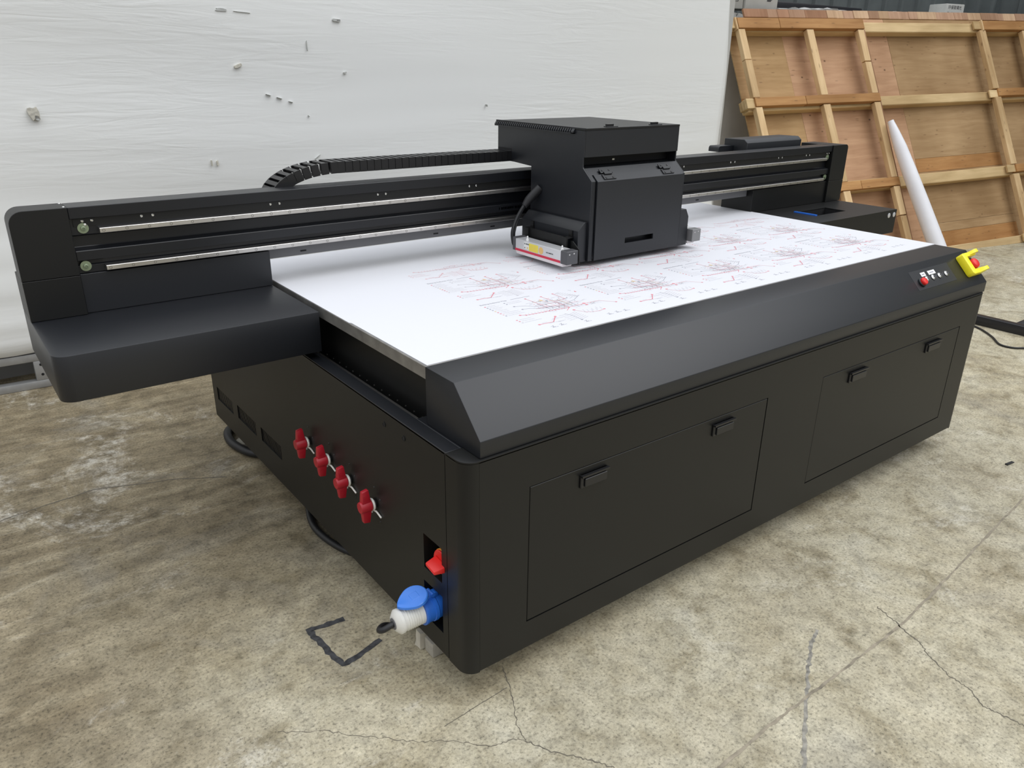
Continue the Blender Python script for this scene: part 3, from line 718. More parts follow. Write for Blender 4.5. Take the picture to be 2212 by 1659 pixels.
# emergency stop with yellow guard, U-shaped and open to the right
ec = (2.655, slope_s(.852))
k = MB(); ex = 2.645
def slab(poly, h0, h1):
    A = [k.bm.verts.new(hp(x, q, h0)) for x, q in poly]; B = [k.bm.verts.new(hp(x, q, h1)) for x, q in poly]
    k.face(A[::-1]); k.face(B)
    for i in range(len(poly)): k.face([A[i], A[(i+1) % len(poly)], B[(i+1) % len(poly)], B[i]])
slab([(2.596, .030), (2.604, .022), (2.708, .022), (2.708, .042), (2.630, .042), (2.630, .102), (2.708, .102), (2.708, .124), (2.604, .124), (2.596, .116)], .0, .032)
k.bevel(.003, 2, 30)
def ear(s0, s1):
    pr_ = [(2.650, .028), (2.708, .028)] + [(2.708-.016+.016*math.cos(R(t)), .036+.016*math.sin(R(t))) for t in range(0, 91, 15)] + [(2.676, .052), (2.662, .044)]
    A = [k.bm.verts.new(hp(x, s0, h)) for x, h in pr_]; B = [k.bm.verts.new(hp(x, s1, h)) for x, h in pr_]
    k.face(A[::-1]); k.face(B)
    for i in range(len(pr_)): k.face([A[i], A[(i+1) % len(pr_)], B[(i+1) % len(pr_)], B[i]])
ear(.0225, .037); ear(.108, .1235)
gd = k.build('stop_guard', 'yellow', pt); lab(gd, 'yellow U-shaped guard around the emergency stop')
k = MB(); k.lathe(hp(ex+.012, ec[1]+.002, .006), hn, [(0, .014), (.012, .014), (.012, .020), (.018, .0225), (.026, .0225), (.031, .020), (.034, .015), (.035, .003)], 28)
es = k.build('emergency_stop', 'red2', pt); lab(es, 'red emergency stop mushroom button')
k = MB(); k.use('lbl')
for a0 in (20, 140, 260):
    prev = None
    for q in range(7):
        a = R(a0 + q*11); c = hp(ex+.012, ec[1]+.002, .0345)
        o1 = c + Vector((1, 0, 0))*math.cos(a)*.0145 + e_*math.sin(a)*.0145; o2 = c + Vector((1, 0, 0))*math.cos(a)*.0125 + e_*math.sin(a)*.0125
        cur = (k.bm.verts.new(o1), k.bm.verts.new(o2))
        if prev: k.face([prev[0], cur[0], cur[1], prev[1]])
        prev = cur
    a = R(a0+66+12); c = hp(ex+.012, ec[1]+.002, .0345); X = Vector((1, 0, 0))
    k.face([prev[0], k.bm.verts.new(c + X*math.cos(a)*.014 + e_*math.sin(a)*.014), prev[1]])
k.build('twist_arrows', None, es, recalc=False)

# --- bed ------------------------------------------------------------------
BL, BR, BB = .052, 2.733, 1.62
mb = MB(); mb.box(BL, BR, HB+.001, BB, .868, .905).bevel(.0015, 1); lab(mb.build('bed_plate', 'platealu', pt), 'dull aluminium bed plate edge')
mb = MB(); mb.box(.092, BR-.04, HB+.003, BB-.04, .692, .867); mb.build('bed_skirt', 'black', pt)
k = MB()
for i in range(26):
    y = .30+i*.048; k.cyl((.0925, y, .715), (.0905, y, .715), .003, n=8)
ob = k.build('skirt_screws', 'bolt', pt); ob['kind'] = 'stuff'

# --- gantry ---------------------------------------------------------------
GL, GX, TR, RX0, RX1 = -.71, -.557, .033, 3.413, 3.565
mb = MB(); mb.prism([(1.25, 1.225), (1.25, 1.190), (1.262, 1.190), (1.262, 1.140), (1.280, 1.136), (1.280, 1.102), (1.2545, 1.094), (1.2545, 1.064), (1.272, 1.062), (1.272, 1.049), (1.264, 1.048), (1.264, 1.024), (1.342, 1.024), (1.342, 1.225)], 'x', GX+.001, RX0-.001).bevel(.0015, 1, 20)
beam = mb.build('gantry_beam', 'beam', pt)
k = MB(); k.box(GX+.01, RX0-.01, 1.2585, 1.2625, 1.166, 1.1885); 
for i in range(18):
    x0 = -.30 + i*.2
k.build('mounting_strip', 'black', beam)
k = MB(); k.box(TR+.002, 2.718, 1.295, 1.335, .986, 1.0225).bevel(.001, 1); lip = k.build('beam_underside_plate', 'grey_plate', pt)  # lighter grey paints in the bounce light from the white bed
for x in (.16, .72, 1.0, 1.9, 2.3):
    k = MB(); k.box(x, x+.022, 1.2938, 1.2955, .998, 1.003); k.build('slot', 'dark', lip)
for nm, z0, x0, x1 in (('rail', 1.1445, -.482, 3.352), ('rail', 1.0305, -.482, 3.352)):
    k = MB(); k.prism([(1.238, z0+.0015), (1.2395, z0), (1.262, z0), (1.262, z0+.015), (1.2395, z0+.015), (1.238, z0+.0135)], 'x', x0, x1); rl = k.build(nm, 'steel', pt)
    lab(rl, 'long bright steel guide rail')
    k = MB(); k.lathe((x0+.0105, 1.238, z0+.0075), (0, -1, 0), [(-.001, .0045), (.0004, .0045), (.0004, .003), (-.0008, .003)], 14); b0 = k.build('rail_bolt', 'bolt', rl, origin=(x0+.0105, 1.238, z0+.0075))
    nb = int((x1-x0)/.0648)
    for i in range(1, nb):
        xx = x0+.0105+i*.0648
        if 1.14 < xx < 1.63: continue
        copy_at(b0, (i*.0648, 0, 0))
for (x, z) in ((-.523, 1.160), (-.535, 1.047), (3.385, 1.160), (3.392, 1.047)):
    k = MB(); k.lathe((x, 1.262, z), (0, -1, 0), [(0, .0155), (.004, .0155), (.004, .0075), (.009, .007), (.010, .0035), (.006, .003)], 22); lab(k.build('end_washer', 'brass', pt), 'greenish zinc washer and bolt')
k = MB(); k.lathe((0, 1.2595, 1.181), (0, -1, 0), [(0, .0042), (.002, .0042), (.0032, .0025)], 12); sc0 = k.build('strip_screw', 'chrome', beam, origin=(0, 1.2595, 1.181))
xs = [-.522, -.496, -.356, -.323, .055, .087, .463, .496, .871, .904, 1.71, 1.742, 2.11, 2.142, 2.502, 2.535, 2.912, 2.944, 3.170, 3.203, 3.376, 3.397]
sc0.location.x += xs[0]
for x in xs[1:]: copy_at(sc0, (x-xs[0], 0, 0))
copy_at(sc0, (.006, 0, -.012)); 
for o_, z in ((sc0, 0),):
    pass
# faint print on the beam
k = MB(); put_dashes(k, 17, .010, lambda x, y: (1.015+x, 1.2545, 1.074+y)); k.build('beam_print', 'beamink', beam, smooth=False, recalc=False)
# end blocks
def rounded(x0, x1, z0, z1, r, corners):
    pts = []
    pts += arc(x0+r, z0+r, r, 180, 270) if 'bl' in corners else [(x0, z0)]
    pts += arc(x1-r, z0+r, r, 270, 360) if 'br' in corners else [(x1, z0)]
    pts += arc(x1-r, z1-r, r, 0, 90) if 'tr' in corners else [(x1, z1)]
    pts += arc(x0+r, z1-r, r, 90, 180) if 'tl' in corners else [(x0, z1)]
    return pts
mb = MB(); mb.prism(rounded(GL, GX, 1.0245, 1.226, .038, ('tl',)), 'y', 1.243, 1.345).bevel(.0012, 1, 60); eb = mb.build('end_block', 'black', pt)
mb = MB(); mb.box(GL, GX, 1.243, 1.41, .902, 1.0232).bevel(.001, 1); mb.build('end_block', 'black', pt)
k = MB()
for x, y in ((GX-.006, 1.262), (GX-.006, 1.335)): k.lathe((x, y, 1.226), (0, 0, 1), [(0, .004), (.0018, .003)], 10)
k.build('cap_screws', 'chrome', eb)
mb = MB(); mb.prism(rounded(RX0, RX1, 1.0245, 1.226, .022, ('tr',)), 'y', 1.243, 1.46).bevel(.0012, 1, 60); mb.build('end_block', 'black', pt)
mb = MB(); mb.box(RX0, RX1, 1.243, 1.46, .902, 1.0232).bevel(.001, 1); mb.build('end_block', 'black', pt)
# upright panels behind the side trays
mb = MB(); mb.box(GX+.001, TR, 1.256, 1.40, .902, 1.0235).bevel(.001, 1); mb.build('upright_panel', 'black2', pt)
mb = MB(); mb.box(2.72, RX0-.001, 1.256, 1.46, .902, 1.0235).bevel(.001, 1); mb.build('upright_panel', 'black', pt)
# deck behind the beam at the right end, with the covered drive box
mb = MB(); mb.box(2.50, RX0-.002, 1.344, 1.46, 1.06, 1.205); mb.build('rear_deck', 'black', pt)
mb = MB(); mb.prism([(1.378, 1.206), (1.378, 1.254), (1.402, 1.272), (1.535, 1.270), (1.535, 1.206)], 'x', 2.784, 3.285).bevel(.002, 1, 20); mb.build('drive_cover', 'black2', pt)
mb = MB(); mb.prism(rounded(2.66, 2.783, 1.206, 1.236, .014, ('tl',)), 'y', 1.47, 1.54); lab(mb.build('drive_motor', mat and 'blue_dark' if False else 'black2', pt), 'small dark motor housing beside the drive cover')
# side trays (maintenance stations)
mb = MB(); prof = arc(GL+.04, .871+.04, .04, 180, 270) + [(TR, .871), (TR, 1.41), (GL, 1.41)]
mb.prism(prof, 'z', .769, .901).bevel(.002, 2, 60); mb.build('side_tray', 'black2', pt)
mb = MB(); H1 = (2.957, 3.240, 1.003, 1.132)
mb.holes(2.752, 3.547, .871, 1.46, [H1], lambda a, b, t: (a, b, .901-t), .005)
mb.box(2.752, 3.547, .871, .876, .769, .896).box(3.542, 3.547, .876, 1.46, .769, .896).box(2.752, 2.757, .876, 1.46, .769, .896).box(2.757, 3.542, .876, 1.46, .769, .774)
tray = mb.build('side_tray', 'black', pt)
mb = MB(); mb.box(2.948, 3.250, .994, 1.141, .800, .806); mb.box(2.948, 2.9565, .994, 1.141, .806, .8955).box(3.2405, 3.250, .994, 1.141, .806, .8955).box(2.9565, 3.2405, .994, 1.0025, .806, .8955).box(2.9565, 3.2405, 1.1325, 1.141, .806, .8955); mb.build('well_liner', 'dark', tray)
mb = MB(); mb.box(2.940, 2.956, 1.000, 1.135, .9012, .907); lab(mb.build('blue_strip', 'blue', tray), 'blue strip at the edge of the well')
mb = MB(); mb.box(3.10, 3.20, 1.06, 1.075, .86, .872).box(3.11, 3.18, 1.035, 1.045, .85, .86).box(3.0, 3.08, 1.09, 1.10, .83, .84); mb.build('capping_station', 'alu', tray)
for x in (3.467, 3.521):
    k = MB(); k.lathe((x, .871, .873), (0, -1, 0), [(0, .0135), (.002, .0135), (.0035, .011)], 22); lab(k.build('side_button', 'alu', tray), 'round silver button on the tray end')
# gantry legs down to the base
for x0, x1 in ((.004, .03), (W-.03, W-.004)):
    k = MB(); k.box(x0, x1, .95, 1.38, ZT+.0005, .7695); k.build('gantry_foot', 'black', pt)
k = MB(); k.box(2.7335, 2.753, 1.30, 1.45, .7435, .89); k.build('gantry_foot', 'black', pt)

# cable chain ---------------------------------------------------------------
cc = MB(); cc.box(.10, 1.13, 1.345, 1.425, 1.055, 1.062); chain = cc.build('cable_chain', 'plastic', pt)
path = []
x = 1.18
zt = 1.278
while x > .335: path.append((x, zt, 0.0)); x -= .0295
cxx, czz, rx, rz = .335, 1.178, .235, .10
for i in range(11):
    a = R(90 + i*9.0 + 2); path.append((cxx+rx*math.cos(a), czz+rz*math.sin(a), 0))
k = MB()
k.box(-.0135, .0135, -.052, -.046, -.020, .020); k.box(-.0135, .0135, .046, .052, -.020, .020); k.box(-.008, .008, -.046, .046, .015, .020); k.box(-.008, .008, -.046, .046, -.020, -.015)
k.box(-.0155, -.0135, -.050, -.048, -.014, .014)
l0 = k.build('chain_link', 'plastic', chain, origin=(0, 0, 0)); 
base_l = world_off(chain)
for i, (x, z, _) in enumerate(path):
    o = l0 if i == 0 else copy_at(l0, (0, 0, 0))
    nx_ = path[min(i+1, len(path)-1)]; pv = path[max(i-1, 0)]
    ang = math.atan2(pv[1]-nx_[1], pv[0]-nx_[0])
    o.location = Vector((x, 1.372, z)) - base_l; o.rotation_euler = (0, -ang, 0)

# --- carriage ----------------------------------------------------------------
CX0, CX1 = 1.125, 1.642
top = 1.416
mb = MB()
core = [(.845, .928), (.845, 1.222), (.872, 1.268), (.930, 1.276), (.930, 1.310), (.870, 1.312), (.870, top-.009), (1.415, top-.009), (1.415, 1.2575), (1.236, 1.2575), (1.236, 1.28), (1.18, 1.28), (1.18, .928)]
mb.prism(core, 'x', CX0+.006, CX1-.006)
car = mb.build('carriage_core', 'black2', pt)
side = [(.82, .928), (.82, 1.229), (.871, 1.272), (.874, 1.278), (.874, 1.312), (.870, 1.312), (.870, top-.009), (1.415, top-.009), (1.415, 1.2575), (1.300, 1.2565), (1.185, 1.2505), (1.185, .928)]
for x0, x1 in ((CX0, CX0+.006), (CX1-.006, CX1)):
    k = MB(); k.prism(side, 'x', x0, x1).bevel(.0008, 1, 30); k.build('carriage_side', 'black2', pt)
# upper front cover / lid
mb = MB(); mb.box(CX0, CX1, .8685, 1.415, top-.0085, top).bevel(.001, 1); lid = mb.build('carriage_lid', 'black', pt)
k = MB(); nr = 36
k.prism([(CX0-.009, top-.022), (CX0-.009, top-.019), (CX0, top-.019), (CX0, top-.022)], 'y', .925, 1.428)
k.prism([(CX0-.001, top-.003), (CX0-.001, top+.001), (CX0+.006, top+.001), (CX0+.006, top)], 'y', .87, 1.428)
k.prism([(CX0-.009, top-.022), (CX0-.009, top-.014), (CX0+.003, top+.001), (CX0+.003, top-.022)], 'y', 1.418, 1.428)
k.prism([(CX0-.009, top-.022), (CX0-.009, top-.014), (CX0+.003, top+.001), (CX0+.003, top-.022)], 'y', .925, .94)
for i in range(nr):
    y = .945 + i*(1.42-.945)/nr; k.prism([(CX0-.0088, top-.020), (CX0-.0088, top-.014), (CX0+.001, top-.0005), (CX0+.001, top-.020)], 'y', y, y+.0068)
k.build('lid_grille', 'black2', lid)
k = MB(); k.box(CX0-.0012, CX0-.0002, .94, 1.42, top-.019, top-.001); k.build('grille_backing', 'dark', lid)
# dark slot back + flush dark box painting shade into the chain recess
k = MB(); k.box(CX0+.0062, CX1-.0062, .926, .9295, 1.277, 1.3095); k.build('slot_back', 'dark', car)
k = MB(); k.box(CX0+.20, CX0+.212, .9235, .926, 1.288, 1.294); k.build('slot_clips', 'chrome', car)
k = MB(); k.box(CX0-.0006, CX0+.0004, 1.318, 1.412, 1.300, 1.309); k.build('chain_recess_shade', 'dark', car)
# front strips beside the door
dx0, dx1 = 1.149, 1.622
strip = [(.82, .928), (.82, 1.229), (.871, 1.272), (.876, 1.272), (.85, 1.222), (.85, .928)]
for x0, x1 in ((CX0+.006, dx0-.003), (dx1+.003, CX1-.006)):
    k = MB(); k.prism(strip, 'x', x0, x1); k.build('front_strip', 'black2', pt)
k = MB(); k.prism([(.8445, 1.2495), (.871, 1.272), (.876, 1.272), (.853, 1.245)], 'x', dx0-.003, dx1+.003); k.build('front_strip', 'black2', pt)
# door with handle slot
mb = MB(); HS_ = (1.312, 1.473, .979, 1.0005)
mb.holes(dx0, dx1, .9295, 1.228, [HS_], lambda a, b, t: (a, .812+t, b), .008)
mb.prism([(.812, 1.2279), (.8385, 1.2505), (.8455, 1.2455), (.820, 1.2279)], 'x', dx0, dx1)
door = mb.build('carriage_door', 'black2', pt)
for hx in (1.188, 1.512):
    k = MB()
    def sl(s, h): return Vector((0, .812, 1.228)) + Vector((0, .0265, .0225)).normalized()*s + Vector((0, -.0225, .0265)).normalized()*h
    def bxs(x0, x1, s0, s1, h0, h1):
        q = [(x0, s0, h0), (x1, s0, h0), (x1, s1, h0), (x0, s1, h0), (x0, s0, h1), (x1, s0, h1), (x1, s1, h1), (x0, s1, h1)]
        k.hexa([Vector((a, 0, 0)) + sl(b, c) for a, b, c in q])
    bxs(hx, hx+.062, .008, .032, .0, .0035); bxs(hx, hx+.062, .038, .058, .0, .0035); bxs(hx+.012, hx+.050, .029, .041, .0005, .008)
    for a in (.012, .048):
        for b in (.014, .050): bxs(hx+a-.003, hx+a+.003, b-.003, b+.003, .0035, .005)
    k.build('hinge', 'plastic', door)
for hx in (1.30, 1.545):
    k = MB(); k.box(hx-.05, hx+.01, .885, .905, top, top+.003); k.box(hx-.045, hx-.01, .889, .901, top+.003, top+.011).bevel(.001, 1); k.build('lid_latch', 'plastic', lid)
# lower housings beside the carriage
mb = MB(); mb.prism([(1.1245, .926), (1.080, .926), (1.080, 1.046), (1.112, 1.078), (1.1245, 1.078)], 'y', .833, 1.18).bevel(.001, 1, 20); lh = mb.build('lamp_housing', 'black2', pt)
mb = MB(); mb.prism([(1.6425, .926), (1.698, .926), (1.698, 1.046), (1.680, 1.078), (1.6425, 1.078)], 'y', .825, 1.18).bevel(.001, 1, 20); rh = mb.build('lamp_housing', 'black2', pt)
# bracket on left housing
k = MB(); k.box(1.052, 1.058, .875, 1.115, .962, 1.022); k.box(1.058, 1.0795, .88, 1.11, .962, .968)
k.box(1.045, 1.0795, .858, .885, 1.018, 1.022); k.box(1.045, 1.0795, 1.095, 1.122, 1.018, 1.022); k.box(1.045, 1.052, .858, .885, .945, 1.018); k.box(1.045, 1.052, 1.095, 1.122, .945, 1.018)
for y in (.868, 1.105): k.box(1.0735, 1.0795, y-.006, y+.012, 1.022, 1.046)
k.build('lamp_bracket', 'black', lh)
k = MB()
for y in (.93, .94, .985, .995, 1.035, 1.05): k.cyl((1.0525, y, .992), (1.0513, y, .992), .003, n=8)
k.build('bracket_screws', 'dark', lh)
k = MB(); k.prism([(.852, .928), (.800, .928), (.806, .985), (.842, 1.01), (.852, 1.01)], 'x', 1.062, 1.066); k.build('bracket_gusset', 'black', lh)
# UV lamps
def uvlamp(x0, x1, y0, y1, z0, z1, outer, label, capm='grey_cap'):
    k = MB(); k.box(x0, x1, y0+.038, y1-.016, z0, z1).bevel(.0015, 1); b = k.build('curing_lamp', 'alu', pt); lab(b, label)
    k = MB(); k.box(x0-.0005, x1+.0005, y0, y0+.0375, z0-.002, z1+.002).bevel(.002, 1); k.build('end_cap', capm, b)
    k = MB(); k.box(x0-.0005, x1+.0005, y1-.0155, y1+.003, z0-.002, z1+.004).bevel(.002, 1); k.build('end_cap', capm, b)
    k = MB(); k.prism([(x0+.001, z0), (x0+.006, z0-.014), (x1-.006, z0-.014), (x1-.001, z0)], 'y', y0+.03, y1-.016); k.build('lamp_glass', 'glass', b)
    xo = x0-.0012 if outer < 0 else x1
    k = MB(); k.box(xo, xo+.0012, y0+.038, y1-.016, z0, z0+.009); k.build('red_stripe', 'crimson', b)
    for y in (y0+.045, y1-.075):
        k = MB(); k.lathe((x0+.014, y, z1), (0, 0, 1), [(0, .0055), (.006, .0055), (.006, .003), (.010, .0025), (.014, .0035), (.017, .002)], 14); k.build('lamp_stud', 'lbl', b)
    k = MB()
    for y in (y0-.001,): k.cyl((x0+.012, y0-.001, z1-.010), (x0+.012, y0+.002, z1-.010), .003, n=10); k.cyl((x0+.034, y0-.001, z1-.008), (x0+.034, y0+.002, z1-.008), .003, n=10)
    k.build('cap_bolts', 'chrome', b)
    return b
lamp = uvlamp(.985, 1.040, .783, 1.115, .940, .987, -1, 'slim aluminium curing lamp with red stripe and yellow label')
def lface(y, z, h=.0): return (.9844-h, y, z)
def sticker(m, y0, y1, z0, z1, name, label=None):
    k = MB(); k.box(.9842, .985, y0, y1, z0, z1); o = k.build(name, m, lamp)
    if label: lab(o, label)
    return o
sticker('lbl', 1.012, 1.043, .955, .982, 'white_sticker'); sticker('lbly', .955, 1.011, .952, .981, 'yellow_sticker', 'yellow warning sticker with fine print')
k = MB()
for q in range(6): k.box(.9838, .9842, .959, 1.007, .9555+q*.0042, .9562+q*.0042)
k.build('sticker_print', 'lblo', lamp)
k = MB(); k.cyl((.9842, .937, .9655), (.985, .937, .9655), .0135, n=28); lab(k.build('round_sticker', 'lblo', lamp), 'round orange sticker')
k = MB(); k.prism([(1.034, .958), (1.040, .958), (1.037, .964)], 'x', .9838, .9842); k.build('warning_triangle', 'ink', lamp)
k = MB(); k.cyl((.9838, 1.021, .961), (.9842, 1.021, .961), .004, n=14); k.build('warning_dot', 'lblo', lamp)
k = MB(); put_dashes(k, 6, .0055, lambda x, y: (.9837, 1.0405-x, .9730+y), 2); put_dashes(k, 11, .0042, lambda x, y: (.9837, .905-x, .963+y), 3); k.build('lamp_print', 'ink', lamp, smooth=False, recalc=False)
rl_ = uvlamp(1.706, 1.758, .80, 1.10, .942, .990, 1, 'short silver curing lamp end on the right of the carriage', 'grey_lamp')
k = MB(); k.box(1.699, 1.7055, .85, 1.09, .93, 1.03).box(1.6985, 1.703, .835, .86, .926, 1.04); k.build('lamp_bracket', 'plastic', rh)
# lamp cable with thick sleeve
k = MB(); k.tube([(1.0, 1.118, .950), (.998, 1.132, .962), (1.0, 1.140, 1.006), (1.03, 1.150, 1.057), (1.07, 1.150, 1.109)], .007, 10); k.tube([(1.006, 1.118, .955), (1.006, 1.136, .968), (1.010, 1.140, 1.006), (1.038, 1.150, 1.057), (1.075, 1.149, 1.109)], .005, 8)
k.tube([(1.066, 1.150, 1.100), (1.085, 1.146, 1.124), (1.105, 1.136, 1.148), (1.126, 1.125, 1.172)], [.012, .017, .0175, .0165], 14)
k.build('lamp_cable', 'rubber', pt)

# --- drain valves ---------------------------------------------------------
k0 = None
for i, (y, z) in enumerate([(.971, .415), (.802, .421), (.655, .409), (.491, .402)]):
    k = MB(); k.lathe((0.0, y, z), (-1, 0, 0), [(0, .012), (.014, .012)], 16); vb = k.build('drain_valve', 'dark', pt)
    k = MB(); k.lathe((-.014, y, z), (-1, 0, 0), [(0, .017), (.003, .019), (.034, .018), (.037, .0165)], 24)
    hub = k.build('valve_hub', 'red', vb)
    k = MB()
    for sgn in (1, -1):
        z0, z1 = z+sgn*.010, z+sgn*.056
        a0, b0, a1, b1 = (-.016, -.046), None, (-.022, -.042), None
        q = [(-.016, y-.011, z0), (-.046, y-.011, z0), (-.046, y+.011, z0), (-.016, y+.011, z0), (-.022, y-.0075, z1), (-.043, y-.0075, z1+sgn*-.004), (-.043, y+.0075, z1+sgn*-.004), (-.022, y+.0075, z1)]
        k.hexa(q)
    k.bevel(.002, 2); hb = k.build('valve_handle', 'red', vb); lab(hb, 'red two-winged handle')
    k = MB()
    for sgn in (1, -1):
        for q in range(6):
            zz = z+sgn*(.026+q*.0045); ww = .0106-.0006*q-.001; k.box(-.041, -.025, y-ww-.0006, y-ww+.001, zz, zz+.0016)
    k.build('grip_ribs', 'red', vb)
    k = MB(); k.lathe((-.0135, y, z), (1, 0, 0), [(0, .0185), (.004, .020), (.007, .0185)], 20)
    k.tube([(-.010, y-.002, z-.018), (-.006, y-.016, z-.018), (-.004, y-.03, z-.024), (-.003, y-.042, z-.029)], .0028, 6, 3)
    k.tube([(-.012, y+.002, z-.018), (-.013, y-.002, z-.027)], .0035, 6, 2)
    lab(k.build('cable_tie', 'tie', vb), 'white cable tie behind the handle')
    k = MB()
    for (dy, dz) in ((-.035, .028), (.0, .055), (-.03, -.05)): k.lathe((0, y+dy, z+dz), (-1, 0, 0), [(0, .0035), (.0015, .003)], 10)
    k.build('panel_screws', 'plastic', vb)
# --- red main switch in the upper recess ------------------------------------
yc, zc = .131, .392
k = MB(); k.lathe((.085, yc, zc), (-1, 0, 0), [(0, .0375), (.073, .0375), (.075, .0355)], 28); sw = k.build('switch_rim', 'orange', pt)
k = MB(); k.lathe((.0115, yc, zc), (-1, 0, 0), [(0, .0355), (.005, .0355), (.007, .033), (.004, .024)], 28); sb = k.build('main_switch', 'red2', pt); lab(sb, 'bright red rotary main switch')
k = MB()
k.hexa([(.007, yc-.030, zc-.016), (.007, yc+.026, zc-.010), (.007, yc+.026, zc+.010), (.007, yc-.030, zc+.004), (-.030, yc-.024, zc-.013), (-.030, yc+.020, zc-.006), (-.030, yc+.020, zc+.004), (-.030, yc-.024, zc-.003)]); k.bevel(.003, 2)
k.build('switch_grip', 'red2', sb)
# --- blue socket in the lower recess -----------------------------------------
PY, PZ = .165, .232
k = MB(); k.lathe((.085, PY, PZ), (-1, 0, 0), [(0, .036), (.06, .036), (.085, .037), (.088, .0395), (.098, .0395), (.099, .0375), (.118, .0375), (.119, .040), (.126, .040), (.127, .034)], 36); sk = k.build('power_socket', 'blue', pt); lab(sk, 'round blue industrial power socket')
k = MB(); k.box(-.028, .012, PY-.010, PY+.012, PZ+.034, PZ+.050).bevel(.004, 2); k.cyl((-.008, PY-.014, PZ+.047), (-.008, PY+.016, PZ+.047), .006, n=14); k.build('lid_hinge', 'blue', sk)
k = MB(); nrm = Vector((-.22, -.12, .97)).normalized(); ctr = Vector((-.058, PY+.002, PZ+.052)); du = Vector((-1, 0, 0)); du = (du - nrm*du.dot(nrm)).normalized(); dw = nrm.cross(du)
out = []
for i in range(40):
    a = 2*math.pi*i/40; rr = .039
    x_, y_ = rr*math.cos(a), rr*math.sin(a)*.98
    if x_ > .022: x_ = .022 + (x_-.022)*1.9*(1-abs(y_)/.032*.3) if abs(y_) < .032 else x_
    out.append((x_, y_))
A = [k.bm.verts.new(ctr + du*a + dw*b) for a, b in out]; B = [k.bm.verts.new(ctr + du*a*.97 + dw*b*.97 + nrm*.007) for a, b in out]; C_ = [k.bm.verts.new(ctr + du*a*.90 + dw*b*.90 + nrm*.009) for a, b in out]
k.face(A[::-1])
for P_, Q_ in ((A, B), (B, C_)):
    for i in range(40): k.face([P_[i], P_[(i+1) % 40], Q_[(i+1) % 40], Q_[i]])
k.face(C_)
k.hexa([ctr+du*a+dw*b+nrm*c for a, b, c in ((-.012, -.012, .009), (.012, -.012, .009), (.012, .012, .009), (-.012, .012, .009), (-.011, -.011, .0098), (.011, -.011, .0098), (.011, .011, .0098), (-.011, .011, .0098))])
lab(k.build('socket_lid', 'blue2', sk), 'raised blue flap lid')

